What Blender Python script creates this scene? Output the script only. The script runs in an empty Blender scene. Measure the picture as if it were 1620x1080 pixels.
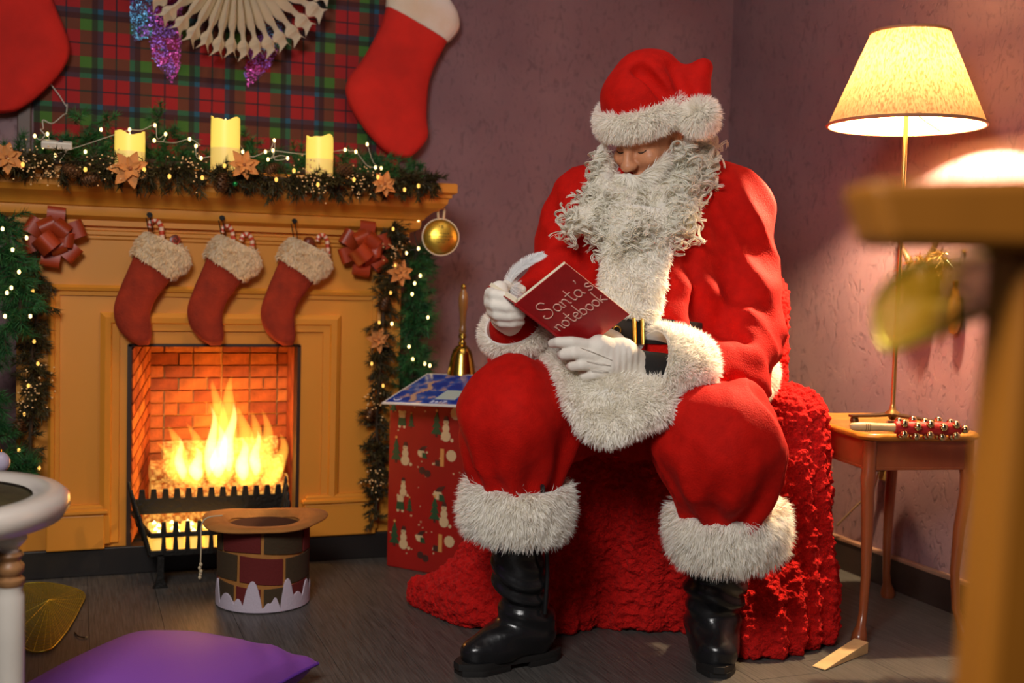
import bpy, math, random
import numpy as np
from math import sin, cos, pi, radians, sqrt, atan2
from mathutils import Matrix, Vector
random.seed(7)
RNG = np.random.default_rng(11)
SC = bpy.context.scene
COL = SC.collection
# ------------------------------------------------------------------ camera
CAM_H, CAM_F = 0.95, 1800.0
_y, _p, _r = radians(21.0), radians(3.37), radians(1.55)
CAM_C = np.array([0, 0, CAM_H])
CAM_FW = np.array([sin(_y) * cos(_p), cos(_y) * cos(_p), -sin(_p)])
_r0 = np.array([cos(_y), -sin(_y), 0.0]); _u0 = np.cross(_r0, CAM_FW)
CAM_R = cos(_r) * _r0 + sin(_r) * _u0
CAM_U = -sin(_r) * _r0 + cos(_r) * _u0
LEVEL_R = _r0                                   # level axes that face the camera: right, away, up
LEVEL_F = np.array([sin(_y), cos(_y), 0.0])
UP = np.array([0, 0, 1.0])
cam = bpy.data.cameras.new('camera'); cam_o = bpy.data.objects.new('camera', cam); COL.objects.link(cam_o)
cam.sensor_width = 36; cam.lens = 40; cam.clip_start = 0.05
cam_o.matrix_world = Matrix([[CAM_R[i], CAM_U[i], -CAM_FW[i], CAM_C[i]] for i in range(3)] + [[0, 0, 0, 1]])
cam.dof.use_dof = True; cam.dof.focus_distance = 2.72; cam.dof.aperture_fstop = 2.6
SC.camera = cam_o
# ------------------------------------------------------------------ world, lights, exposure
SC.view_settings.view_transform = 'Standard'; SC.view_settings.look = 'None'
SC.view_settings.gamma = 1.0; SC.view_settings.use_curve_mapping = False
SC.view_settings.exposure = 0.12
SC.cycles.max_bounces = 14; SC.cycles.diffuse_bounces = 7; SC.cycles.transmission_bounces = 10; SC.cycles.transparent_max_bounces = 12
w = bpy.data.worlds.new('world'); SC.world = w; w.use_nodes = True
w.node_tree.nodes['Background'].inputs[0].default_value = (0.62, 0.45, 0.50, 1)
w.node_tree.nodes['Background'].inputs[1].default_value = 0.045
def lamp(name, kind, loc, energy, col, target=None, **kw):
    l = bpy.data.lights.new(name, kind); l.energy = energy; l.color = col
    for k, v in kw.items(): setattr(l, k, v)
    o = bpy.data.objects.new(name, l); COL.objects.link(o); o.location = loc
    if target is not None:
        o.rotation_euler = (Vector(target) - Vector(loc)).to_track_quat('-Z', 'Y').to_euler()
    return o
# soft light panel above and left of the camera, added overhead fill for the walls, added warm spot for the mantel
lamp('front_light_panel', 'AREA', (-0.45, 0.45, 2.02), 46, (1.0, 0.96, 0.93), (1.15, 2.6, 0.75), size=0.7)
lamp('overhead_fill', 'AREA', (0.95, 2.05, 2.58), 7, (1.0, 0.80, 0.74), (0.95, 2.3, 0.0), size=1.3)
lamp('mantel_fill_spot', 'SPOT', (0.50, 2.55, 2.50), 26, (1.0, 0.60, 0.24), (0.42, 3.62, 1.12), spot_size=radians(58), spot_blend=1.0, shadow_soft_size=0.10)
BULB = (2.112, 2.548, 1.505)
# ------------------------------------------------------------------ helpers
def P(px, py, d):
    "a point of the room seen at photo pixel px, py and d metres along the view axis"
    return CAM_C + (CAM_FW + (px - 810) / CAM_F * CAM_R - (py - 540) / CAM_F * CAM_U) * d
def _q(px, py): return CAM_FW + (px - 810) / CAM_F * CAM_R - (py - 540) / CAM_F * CAM_U
def G(px, py, z=0.0):
    q = _q(px, py); return CAM_C + q * ((z - CAM_H) / q[2])
def YP(px, py, Y):
    q = _q(px, py); return CAM_C + q * (Y / q[1])
def XP(px, py, X):
    q = _q(px, py); return CAM_C + q * (X / q[0])
def nz(v):
    v = np.asarray(v, float); return v / (np.linalg.norm(v) + 1e-12)
def V(*a): return np.array(a, float)

class MB:
    "collects shapes; build() links them as one mesh object"
    def __init__(self): self.v = []; self.f = []; self.n = 0
    def add(self, v, *faces):
        v = np.asarray(v, float).reshape(-1, 3)
        for f in faces:
            if isinstance(f, np.ndarray): self.f.append(f.astype(np.int64) + self.n)
            else:
                by = {}
                for t in f: by.setdefault(len(t), []).append(t)
                for k, l in by.items(): self.f.append(np.array(l, np.int64) + self.n)
        self.v.append(v); self.n += len(v); return self
    def obox(self, c, h, R=None):
        R = np.eye(3) if R is None else np.asarray(R)      # rows are the axes
        s = np.array([[x, y, z] for x in (-1, 1) for y in (-1, 1) for z in (-1, 1)], float) * np.asarray(h)
        return self.add(np.asarray(c) + s @ R, [(0, 1, 3, 2), (4, 6, 7, 5), (0, 4, 5, 1), (2, 3, 7, 6), (0, 2, 6, 4), (1, 5, 7, 3)])
    def box(self, x0, x1, y0, y1, z0, z1):
        return self.obox(((x0 + x1) / 2, (y0 + y1) / 2, (z0 + z1) / 2), ((x1 - x0) / 2, (y1 - y0) / 2, (z1 - z0) / 2))
    def loft(self, rings, cap0=True, cap1=True, closed=True):
        rings = [np.asarray(r, float) for r in rings]; k = len(rings[0]); m = len(rings)
        v = np.concatenate(rings)
        i = np.arange(m - 1)[:, None] * k; j = np.arange(k if closed else k - 1)[None, :]; j2 = (j + 1) % k
        q = np.stack([i + j, i + j2, i + k + j2, i + k + j], -1).reshape(-1, 4)
        fs = [q]
        if cap0: fs.append([tuple(range(k - 1, -1, -1))])
        if cap1: fs.append([tuple(range((m - 1) * k, m * k))])
        return self.add(v, *fs)
    def lathe(self, prof, o=(0, 0, 0), R=None, n=24, cap0=True, cap1=True):
        R = np.eye(3) if R is None else np.asarray(R)
        a = np.arange(n) * 2 * pi / n
        rings = [np.asarray(o) + np.stack([r * np.cos(a), r * np.sin(a), np.full(n, z)], 1) @ R for r, z in prof]
        return self.loft(rings, cap0, cap1)
    def tube(self, pts, r, n=8, cap=True, flat=1.0, upv=None):
        pts = np.asarray(pts, float); m = len(pts)
        r = np.full(m, r) if np.isscalar(r) else np.asarray(r, float)
        t = np.gradient(pts, axis=0); t /= np.linalg.norm(t, axis=1)[:, None] + 1e-12
        u = nz(np.cross(t[0], upv if upv is not None else (V(0, 0, 1) if abs(t[0][2]) < .9 else V(1, 0, 0))))
        a = np.arange(n) * 2 * pi / n; rings = []
        for i in range(m):
            u = nz(u - t[i] * (u @ t[i])); b = np.cross(t[i], u)
            rings.append(pts[i] + r[i] * (np.cos(a)[:, None] * u + flat * np.sin(a)[:, None] * b))
        return self.loft(rings, cap, cap)
    def prism(self, poly, o, ex, ey, th, n=None):
        "polygon in the plane o + x*ex + y*ey, extruded by th along ex x ey"
        poly = np.asarray(poly, float); ex = np.asarray(ex, float); ey = np.asarray(ey, float)
        nn = nz(np.cross(ex, ey)) if n is None else np.asarray(n)
        a = np.asarray(o) + poly[:, :1] * ex + poly[:, 1:2] * ey
        return self.loft([a, a + nn * th])
    def ball(self, c, r, n=12, m=8, R=None):
        r = np.array([r, r, r]) if np.isscalar(r) else np.asarray(r)
        R = np.eye(3) if R is None else np.asarray(R)
        rings = []
        for i in range(1, m):
            t = pi * i / m; a = np.arange(n) * 2 * pi / n
            rings.append(np.asarray(c) + (np.stack([np.cos(a) * sin(t), np.sin(a) * sin(t), np.full(n, -cos(t))], 1) * r) @ R)
        return self.loft(rings)
    def build(self, name, m, parent=None, smooth=38, kind=None, label=None, bev=0, sub=0):
        me = bpy.data.meshes.new(name)
        v = np.concatenate(self.v) if self.v else np.zeros((0, 3))
        me.vertices.add(len(v)); me.vertices.foreach_set('co', v.astype(np.float32).ravel())
        loops = np.concatenate([f.ravel() for f in self.f]); cnt = np.concatenate([np.full(len(f), f.shape[1]) for f in self.f])
        me.loops.add(len(loops)); me.loops.foreach_set('vertex_index', loops.astype(np.int32))
        me.polygons.add(len(cnt)); st = np.concatenate([[0], np.cumsum(cnt)[:-1]])
        me.polygons.foreach_set('loop_start', st.astype(np.int32)); me.polygons.foreach_set('loop_total', cnt.astype(np.int32))
        me.update(calc_edges=True); me.validate()
        if smooth:
            me.polygons.foreach_set('use_smooth', np.ones(len(me.polygons), bool))
            if smooth < 180 and len(cnt) < 60000: me.set_sharp_from_angle(angle=radians(smooth))
        else: me.polygons.foreach_set('use_smooth', np.zeros(len(me.polygons), bool))
        me.materials.append(m)
        return link(name, me, parent, kind, label, bev, sub)
def wm(o):
    if o.parent: return wm(o.parent) @ o.matrix_parent_inverse @ o.matrix_basis
    return o.matrix_basis.copy()
def link(name, data, parent=None, kind=None, label=None, bev=0, sub=0):
    o = bpy.data.objects.new(name, data); COL.objects.link(o)
    if parent is not None:
        o.parent = parent; o.matrix_parent_inverse = wm(parent).inverted()
    if kind: o['kind'] = kind
    if label: o['label'] = label
    if bev:
        b = o.modifiers.new('bevel', 'BEVEL'); b.width = bev; b.segments = 2; b.limit_method = 'ANGLE'
    if sub:
        b = o.modifiers.new('sub', 'SUBSURF'); b.levels = sub; b.render_levels = sub
    return o
def tag(o, label, cat, group=None):
    o['label'] = label; o['category'] = cat
    if group: o['group'] = group
    return o
def thing(name, label, cat, loc=(0, 0, 0), group=None, rz=0):
    o = bpy.data.objects.new(name, None); COL.objects.link(o); o.empty_display_size = .05
    o.location = loc; o.rotation_euler = (0, 0, rz)
    return tag(o, label, cat, group)
def struct(o):
    o['kind'] = 'structure'; return o
def copy_tree(o, parent=None):      # a thing with copies of its parts and their sub-parts
    c = o.copy(); COL.objects.link(c)
    if parent is not None: c.parent = parent; c.matrix_parent_inverse = o.matrix_parent_inverse.copy()
    for ch in list(o.children): copy_tree(ch, c)
    return c
def frame(z, x=None):
    "rows x, y, z of a right-handed frame with the given z axis"
    z = nz(z); x = np.asarray(x if x is not None else (V(1, 0, 0) if abs(z[0]) < .9 else V(0, 1, 0)), float)
    x = nz(x - z * (x @ z)); return np.array([x, np.cross(z, x), z])
def bez(pts, n=24):
    "Catmull-Rom curve through pts"
    p = np.asarray(pts, float); p = np.concatenate([[2 * p[0] - p[1]], p, [2 * p[-1] - p[-2]]]); out = []
    m = len(p) - 3
    for s in np.linspace(0, m, n):
        i = min(int(s), m - 1); t = s - i; a, b, c, d = p[i:i + 4]
        out.append(.5 * ((2 * b) + (c - a) * t + (2 * a - 5 * b + 4 * c - d) * t * t + (3 * b - a - 3 * c + d) * t ** 3))
    return np.array(out)
# ---- value noise
_LAT = np.random.default_rng(5).random((32, 32, 32)).astype(np.float32)
def vn(p, s=1.0, off=0.0):
    q = np.asarray(p, np.float32) * s + off; i = np.floor(q).astype(np.int32); t = q - i; t = t * t * (3 - 2 * t)
    i &= 31; j = (i + 1) & 31
    x0, y0, z0 = i[..., 0], i[..., 1], i[..., 2]; x1, y1, z1 = j[..., 0], j[..., 1], j[..., 2]; tx, ty, tz = t[..., 0], t[..., 1], t[..., 2]
    L = _LAT
    a = L[x0, y0, z0] * (1 - tx) + L[x1, y0, z0] * tx; b = L[x0, y1, z0] * (1 - tx) + L[x1, y1, z0] * tx
    c = L[x0, y0, z1] * (1 - tx) + L[x1, y0, z1] * tx; d = L[x0, y1, z1] * (1 - tx) + L[x1, y1, z1] * tx
    return (a * (1 - ty) + b * ty) * (1 - tz) + (c * (1 - ty) + d * ty) * tz * 1.0
# ---- implicit surfaces
class SDF:
    def __init__(self, lo, hi, h):
        self.o = np.asarray(lo, np.float32); self.h = h
        n = np.ceil((np.asarray(hi) - self.o) / h).astype(int) + 1
        g = [np.arange(k, dtype=np.float32) * h + self.o[i] for i, k in enumerate(n)]
        self.p = np.stack(np.meshgrid(*g, indexing='ij'), -1); self.d = None
    def cap(self, a, b, ra, rb):
        a = np.asarray(a, np.float32); b = np.asarray(b, np.float32); ab = b - a
        t = np.clip(((self.p - a) @ ab) / max(float(ab @ ab), 1e-9), 0, 1)
        return np.linalg.norm(self.p - a - t[..., None] * ab, axis=-1) - (ra + (rb - ra) * t)
    def ell(self, c, r, R=None):
        q = self.p - np.asarray(c, np.float32)
        if R is not None: q = q @ np.asarray(R, np.float32).T
        r = np.asarray(r, np.float32); k0 = np.linalg.norm(q / r, axis=-1); k1 = np.linalg.norm(q / (r * r), axis=-1) + 1e-6
        return k0 * (k0 - 1) / k1
    def bx(self, c, h, rnd=.01, R=None):
        q = self.p - np.asarray(c, np.float32)
        if R is not None: q = q @ np.asarray(R, np.float32).T
        q = np.abs(q) - (np.asarray(h, np.float32) - rnd)
        return np.linalg.norm(np.maximum(q, 0), axis=-1) + np.minimum(q.max(-1), 0) - rnd
    def u(self, d, k=.03):
        if self.d is None: self.d = d
        elif k <= 0: self.d = np.minimum(self.d, d)
        else:
            hh = np.maximum(k - np.abs(self.d - d), 0) / k
            self.d = np.minimum(self.d, d) - hh * hh * k * .25
        return self
    def sub(self, d, k=.01):
        hh = np.maximum(k - np.abs(-self.d - d), 0) / k
        self.d = np.maximum(self.d, -d) + hh * hh * k * .25; return self
    def mesh(self, mb=None):
        F = self.d; S = F < 0; nx, ny, nzz = F.shape
        C = [(i, j, k) for i in (0, 1) for j in (0, 1) for k in (0, 1)]
        fc = {c: F[c[0]:nx - 1 + c[0], c[1]:ny - 1 + c[1], c[2]:nzz - 1 + c[2]] for c in C}
        cnt = sum((fc[c] < 0).astype(np.int8) for c in C); act = (cnt > 0) & (cnt < 8)
        cells = np.argwhere(act); idx = np.full(act.shape, -1, np.int64); idx[act] = np.arange(len(cells))
        vals = {c: fc[c][act] for c in C}; acc = np.zeros((len(cells), 3)); num = np.zeros(len(cells))
        for a in C:
            for ax in range(3):
                if a[ax]: continue
                b = list(a); b[ax] = 1; b = tuple(b); fa, fb = vals[a], vals[b]; m = (fa < 0) != (fb < 0)
                t = fa[m] / (fa[m] - fb[m]); pt = np.tile(np.array(a, float), (m.sum(), 1)); pt[:, ax] = t
                acc[m] += pt; num[m] += 1
        v = self.o + (cells + acc / num[:, None]) * self.h; quads = []
        for ax in range(3):
            s0 = [slice(None)] * 3; s1 = [slice(None)] * 3; s0[ax] = slice(0, -1); s1[ax] = slice(1, None)
            ch = S[tuple(s0)] != S[tuple(s1)]; e = np.argwhere(ch); b, c = [(1, 2), (2, 0), (0, 1)][ax]
            dims = act.shape; ok = (e[:, b] > 0) & (e[:, c] > 0) & (e[:, b] < dims[b]) & (e[:, c] < dims[c]); e = e[ok]
            def g(db, dc):
                q = e.copy(); q[:, b] += db; q[:, c] += dc; return idx[q[:, 0], q[:, 1], q[:, 2]]
            q = np.stack([g(-1, -1), g(0, -1), g(0, 0), g(-1, 0)], 1)
            ins = S[e[:, 0], e[:, 1], e[:, 2]]; q[~ins] = q[~ins][:, ::-1]; quads.append(q)
        return v, np.concatenate(quads)
def normals(v, q):
    n = np.zeros_like(v); fn = np.cross(v[q[:, 2]] - v[q[:, 0]], v[q[:, 3]] - v[q[:, 1]])
    for k in range(4): np.add.at(n, q[:, k], fn)
    return n / (np.linalg.norm(n, axis=1)[:, None] + 1e-12)
def smooth_mesh(v, q, it=2, lam=.5):
    e = np.concatenate([q[:, [0, 1]], q[:, [1, 2]], q[:, [2, 3]], q[:, [3, 0]]])
    deg = np.bincount(e[:, 0], minlength=len(v)) + np.bincount(e[:, 1], minlength=len(v))
    for _ in range(it):
        s = np.zeros_like(v); np.add.at(s, e[:, 0], v[e[:, 1]]); np.add.at(s, e[:, 1], v[e[:, 0]])
        v = v + lam * (s / np.maximum(deg, 1)[:, None] - v)
    return v
def sample(v, q, n, mask=None):
    "n random points on quads with normals"
    t = np.concatenate([q[:, [0, 1, 2]], q[:, [0, 2, 3]]]); a, b, c = v[t[:, 0]], v[t[:, 1]], v[t[:, 2]]
    nn = np.cross(b - a, c - a); ar = np.linalg.norm(nn, axis=1)
    if mask is not None: ar = ar * mask((a + b + c) / 3, nn / (ar[:, None] + 1e-12))
    i = RNG.choice(len(t), n, p=ar / ar.sum()); r1 = np.sqrt(RNG.random(n))[:, None]; r2 = RNG.random(n)[:, None]
    return a[i] * (1 - r1) + b[i] * r1 * (1 - r2) + c[i] * r1 * r2, nn[i] / (np.linalg.norm(nn[i], axis=1)[:, None] + 1e-12)
def strands(mb, p, d, L, width, droop=.25, curl=.0, seg=3, clump=0.0):
    "flat tapering hairs from points p along directions d"
    n = len(p); d = d / (np.linalg.norm(d, axis=1)[:, None] + 1e-12)
    L = np.broadcast_to(L, n) * (.65 + .5 * RNG.random(n))
    if clump:
        cell = vn(p, 1 / clump), vn(p, 1 / clump, 9.3), vn(p, 1 / clump, 17.7)
        d = d + (np.stack(cell, 1) - .5) * 1.3; d /= np.linalg.norm(d, axis=1)[:, None]
    side = np.cross(d, RNG.normal(size=(n, 3))); side /= np.linalg.norm(side, axis=1)[:, None] + 1e-12
    cdir = RNG.normal(size=(n, 3)) * curl; pts = [p]; cur = p.copy(); dd = d.copy()
    for s in range(seg):
        dd = dd + cdir + np.array([0, 0, -droop]); dd /= np.linalg.norm(dd, axis=1)[:, None] + 1e-12
        cur = cur + dd * (L / seg)[:, None]; pts.append(cur.copy())
    vs = []
    for s in range(seg):
        wdt = width * (1 - .75 * s / seg) * .5; vs += [pts[s] - side * wdt, pts[s] + side * wdt]
    vs.append(pts[seg]); vv = np.stack(vs, 1).reshape(-1, 3); k = 2 * seg + 1; base = (np.arange(n) * k)[:, None]
    qs = np.concatenate([base + np.array([[2 * s, 2 * s + 1, 2 * s + 3, 2 * s + 2]]) for s in range(seg - 1)]) if seg > 1 else np.zeros((0, 4), int)
    ts = base + np.array([[2 * seg - 2, 2 * seg - 1, 2 * seg]])
    mb.add(vv, qs, ts) if seg > 1 else mb.add(vv, ts)
# ------------------------------------------------------------------ materials
def srgb(h):
    h = h.lstrip('#'); c = [int(h[i:i + 2], 16) / 255 for i in (0, 2, 4)]
    return tuple((x / 12.92 if x <= .04045 else ((x + .055) / 1.055) ** 2.4) for x in c)
def mat(name, col, rough=.6, metal=0.0, var=0.0, vscale=6.0, bump=0.0, bscale=60.0, sheen=0.0, emit=None, es=0.0, coat=0.0, stretch=None, spec=None, trans=0.0, col2=None, alpha=None, vdetail=4.0, detail=4.0, bdist=.01):
    m = bpy.data.materials.new(name); m.use_nodes = True; nt = m.node_tree; N, Lk = nt.nodes, nt.links
    b = N['Principled BSDF']; b.inputs['Base Color'].default_value = (*col, 1); b.inputs['Roughness'].default_value = rough
    b.inputs['Metallic'].default_value = metal
    if spec is not None: b.inputs['Specular IOR Level'].default_value = spec
    if sheen: b.inputs['Sheen Weight'].default_value = sheen; b.inputs['Sheen Tint'].default_value = (*[min(1, c * 1.3 + .1) for c in col], 1); b.inputs['Sheen Roughness'].default_value = .45
    if coat: b.inputs['Coat Weight'].default_value = coat; b.inputs['Coat Roughness'].default_value = .12
    if trans: b.inputs['Transmission Weight'].default_value = trans
    if alpha is not None: b.inputs['Alpha'].default_value = alpha
    if emit: b.inputs['Emission Color'].default_value = (*emit, 1); b.inputs['Emission Strength'].default_value = es
    if var or bump or col2:
        tc = N.new('ShaderNodeTexCoord'); mp = N.new('ShaderNodeMapping'); Lk.new(tc.outputs['Object'], mp.inputs[0])
        if stretch: mp.inputs['Scale'].default_value = stretch
    if var or col2:
        nz_ = N.new('ShaderNodeTexNoise'); nz_.inputs['Scale'].default_value = vscale; nz_.inputs['Detail'].default_value = vdetail
        Lk.new(mp.outputs[0], nz_.inputs['Vector']); r = N.new('ShaderNodeValToRGB'); Lk.new(nz_.outputs[0], r.inputs[0])
        c2 = col2 if col2 else tuple(c * (1 - var) for c in col)
        c1 = col if col2 else tuple(min(1, c * (1 + var * .6)) for c in col)
        r.color_ramp.elements[0].position = .34; r.color_ramp.elements[1].position = .66
        r.color_ramp.elements[0].color = (*c2, 1); r.color_ramp.elements[1].color = (*c1, 1)
        Lk.new(r.outputs[0], b.inputs['Base Color'])
    if bump:
        n2 = N.new('ShaderNodeTexNoise'); n2.inputs['Scale'].default_value = bscale; n2.inputs['Detail'].default_value = detail
        Lk.new(mp.outputs[0], n2.inputs['Vector']); bp = N.new('ShaderNodeBump'); bp.inputs['Strength'].default_value = bump; bp.inputs['Distance'].default_value = bdist
        Lk.new(n2.outputs[0], bp.inputs['Height']); Lk.new(bp.outputs[0], b.inputs['Normal'])
    return m
def fur_mat(name, col, tr=.45):
    m = bpy.data.materials.new(name); m.use_nodes = True; nt = m.node_tree; N, Lk = nt.nodes, nt.links; b = N['Principled BSDF']
    b.inputs['Base Color'].default_value = (*col, 1); b.inputs['Roughness'].default_value = .6; b.inputs['Specular IOR Level'].default_value = .25
    t = N.new('ShaderNodeBsdfTranslucent'); t.inputs[0].default_value = (*[min(1, c * 1.02) for c in col], 1); x = N.new('ShaderNodeMixShader'); x.inputs[0].default_value = tr
    Lk.new(b.outputs[0], x.inputs[1]); Lk.new(t.outputs[0], x.inputs[2]); Lk.new(x.outputs[0], N['Material Output'].inputs[0]); return m
def glow(name, col, s):
    m = bpy.data.materials.new(name); m.use_nodes = True; nt = m.node_tree; nt.nodes.clear()
    e = nt.nodes.new('ShaderNodeEmission'); e.inputs[0].default_value = (*col, 1); e.inputs[1].default_value = s
    o = nt.nodes.new('ShaderNodeOutputMaterial'); nt.links.new(e.outputs[0], o.inputs[0]); return m
# ================================================================== room shell
FY, WY, WX = 3.65, 3.93, 2.40
def wall_material(name, c1, c2):
    m = mat(name, c1, rough=.55, col2=c2, vscale=2.2, vdetail=6, spec=.35)
    nt = m.node_tree; N, Lk = nt.nodes, nt.links; b = N['Principled BSDF']
    tc = N.new('ShaderNodeTexCoord'); mp = N.new('ShaderNodeMapping'); mp.inputs['Scale'].default_value = (1, 1, .55); Lk.new(tc.outputs['Object'], mp.inputs[0])
    n1 = N.new('ShaderNodeTexNoise'); n1.inputs['Scale'].default_value = 38; n1.inputs['Detail'].default_value = 5; n1.inputs['Distortion'].default_value = 1.6; Lk.new(mp.outputs[0], n1.inputs[0])
    r1 = N.new('ShaderNodeValToRGB'); r1.color_ramp.elements[0].position = .30; r1.color_ramp.elements[1].position = .46; Lk.new(n1.outputs[0], r1.inputs[0])
    n2 = N.new('ShaderNodeTexNoise'); n2.inputs['Scale'].default_value = 7; n2.inputs['Detail'].default_value = 3; Lk.new(mp.outputs[0], n2.inputs[0])
    ad = N.new('ShaderNodeMath'); ad.operation = 'MULTIPLY_ADD'; ad.inputs[1].default_value = .6; Lk.new(n2.outputs[0], ad.inputs[0]); Lk.new(r1.outputs[0], ad.inputs[2])
    bp = N.new('ShaderNodeBump'); bp.inputs['Strength'].default_value = .28; bp.inputs['Distance'].default_value = .006; Lk.new(ad.outputs[0], bp.inputs['Height']); Lk.new(bp.outputs[0], b.inputs['Normal'])
    # colour goes darker in the plaster pits
    mx = N.new('ShaderNodeMix'); mx.data_type = 'RGBA'; mx.blend_type = 'MULTIPLY'; mx.inputs[0].default_value = .28
    src = b.inputs['Base Color'].links[0].from_socket; Lk.new(src, mx.inputs[6]); Lk.new(r1.outputs[0], mx.inputs[7]); Lk.new(mx.outputs[2], b.inputs['Base Color'])
    return m
M_wall = wall_material('purple_plaster', (.255, .150, .158), (.185, .102, .115))
def floor_material():
    m = mat('grey_vinyl_wood', (.075, .068, .060), rough=.42, spec=.4); nt = m.node_tree; N, Lk = nt.nodes, nt.links; b = N['Principled BSDF']
    tc = N.new('ShaderNodeTexCoord'); mp = N.new('ShaderNodeMapping'); mp.inputs['Scale'].default_value = (70, 3.0, 1); Lk.new(tc.outputs['Object'], mp.inputs[0])
    n1 = N.new('ShaderNodeTexNoise'); n1.inputs['Scale'].default_value = 3; n1.inputs['Detail'].default_value = 7; n1.inputs['Distortion'].default_value = .7; Lk.new(mp.outputs[0], n1.inputs[0])
    r = N.new('ShaderNodeValToRGB'); r.color_ramp.elements[0].position = .3; r.color_ramp.elements[1].position = .72
    r.color_ramp.elements[0].color = (.048, .044, .040, 1); r.color_ramp.elements[1].color = (.125, .116, .105, 1); Lk.new(n1.outputs[0], r.inputs[0]); Lk.new(r.outputs[0], b.inputs['Base Color'])
    bp = N.new('ShaderNodeBump'); bp.inputs['Strength'].default_value = .18; bp.inputs['Distance'].default_value = .003; Lk.new(n1.outputs[0], bp.inputs['Height']); Lk.new(bp.outputs[0], b.inputs['Normal'])
    return m
M_floor = floor_material()
fl = struct(MB().box(-2.2, WX + .1, -.6, WY + .1, -.08, -.006).build('floor', mat('floor_joint', (.012, .011, .010), .8), smooth=0))
# vinyl planks of the floor run towards the fireplace wall
prng = random.Random(3); pw = .185
for k in range(24):
    x0 = -2.0 + k * pw; x1 = min(x0 + pw - .0012, WX - .002)
    if x0 > WX - .01: break
    y0 = -.5 - prng.random() * 1.2
    while y0 < WY - .01:
        y1 = min(y0 + 1.22, WY - .002)
        if y1 > .6: MB().box(x0, x1, max(y0, -.5), y1 - .0012, -.006, 0).build('plank', M_floor, fl, smooth=0)
        y0 = y0 + 1.22
struct(MB().box(-2.2, WX + .12, WY, WY + .1, 0, 2.6).build('wall_back', M_wall, smooth=0))
struct(MB().box(WX, WX + .1, -.6, WY, 0, 2.6).build('wall_right', M_wall, smooth=0))
M_dark = mat('dark_baseboard', (.030, .017, .013), .5, var=.4, vscale=8)
M_rail = mat('baseboard_cap', (.30, .16, .10), .45)
bb = struct(MB().box(WX - .018, WX, -.5, WY, 0, .094).build('baseboard_right', M_dark, smooth=0))
MB().box(WX - .021, WX, -.5, WY, .094, .107).build('cap_strip', M_rail, bb, smooth=0, bev=.003)
bb = struct(MB().box(1.05, WX - .021, WY - .018, WY, 0, .094).build('baseboard_back', M_dark, smooth=0))
MB().box(1.05, WX - .021, WY - .021, WY, .094, .107).build('cap_strip', M_rail, bb, smooth=0, bev=.003)
# timber battens left of the tartan
struct(MB().box(-.175, -.135, WY - .02, WY, 1.2, 2.4).build('trim_1', mat('brown_batten', (.10, .055, .035), .5, var=.3, vscale=5), smooth=0, bev=.003))
# ================================================================== fireplace
M_paint = mat('ochre_painted_wood', (.70, .275, .026), .5, bump=.05, bscale=30)
M_black = mat('black_plinth', (.012, .009, .008), .5)
M_iron = mat('black_cast_iron', (.012, .011, .009), .45, metal=.3, bump=.3, bscale=90)
M_mortar = mat('pale_mortar', (.80, .42, .12), .9)
M_br = [mat('fire_brick_%d' % i, c, .85, var=.35, vscale=22, bump=.3, bscale=120) for i, c in enumerate([(.60, .16, .03), (.52, .12, .022), (.68, .21, .04), (.40, .085, .02)])]
BX0, BX1, BZ0, BZ1 = .149, .672, .085, .705
OX0, OX1 = -.165, 1.003
fp = thing('fireplace', 'ochre painted fireplace surround with moulded mantel shelf and brick firebox', 'fireplace', (.42, 3.75, 0))
def strips(parent, name, x0, x1, z0, z1, wdt, th, y=FY, m=M_paint, sides='lrtb'):
    mb = MB()
    prof = [(0, 0), (0, th * .55), (wdt * .25, th), (wdt * .55, th * .8), (wdt * .62, th * .45), (wdt, th * .35), (wdt, 0)]
    path = [(x0, z0, 1, 1), (x0, z1, 1, -1), (x1, z1, -1, -1), (x1, z0, -1, 1)]
    rings = [np.array([[px + sx * o, y - h, pz + sz * o] for o, h in prof]) for px, pz, sx, sz in path]
    if sides == 'lrt':
        rings[0][:, 2] = z0; rings[3][:, 2] = z0
        mb.loft([rings[0], rings[1], rings[2], rings[3]])
    else:
        mb.loft(rings + [rings[0]], False, False)
    return mb.build(name, m, parent, smooth=25)
# front panels
MB().box(OX0, BX0, FY, FY + .06, .085, 1.06).build('left_pier', M_paint, fp, smooth=0)
MB().box(BX1, OX1, FY, FY + .06, .085, 1.06).build('right_pier', M_paint, fp, smooth=0)
MB().box(BX0, BX1, FY, FY + .06, BZ1, 1.06).build('lintel', M_paint, fp, smooth=0)
MB().box(OX0, OX0 + .03, FY + .06, WY - .002, .085, 1.06).build('side_panel', M_paint, fp, smooth=0)
MB().box(OX1 - .03, OX1, FY + .06, WY - .002, .085, 1.06).build('side_panel', M_paint, fp, smooth=0)
MB().box(OX0 - .012, OX1 + .012, FY - .016, WY - .002, 0, .085).build('plinth_base', M_black, fp, smooth=0, bev=.003)
strips(fp, 'outer_frame_moulding', -.078, .938, .10, .885, .032, .020, sides='lrt')
strips(fp, 'inner_frame_moulding', .068, .800, .10, .803, .055, .026, sides='lrt')
for x0, x1 in ((-.082, .083), (.690, .925)):
    pb = MB().box(x0, x1, FY - .030, FY, .085, .190).build('plinth_block', M_paint, fp, smooth=0, bev=.004)
    MB().loft([np.array([[x0 - o, FY - .030 - o, z], [x1 + o, FY - .030 - o, z], [x1 + o, FY, z], [x0 - o, FY, z]]) for o, z in ((0, .190), (.008, .196), (.008, .203), (-.004, .208), (-.004, .213), (-.012, .219))]).build('cap_moulding', M_paint, pb, smooth=25)
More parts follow.
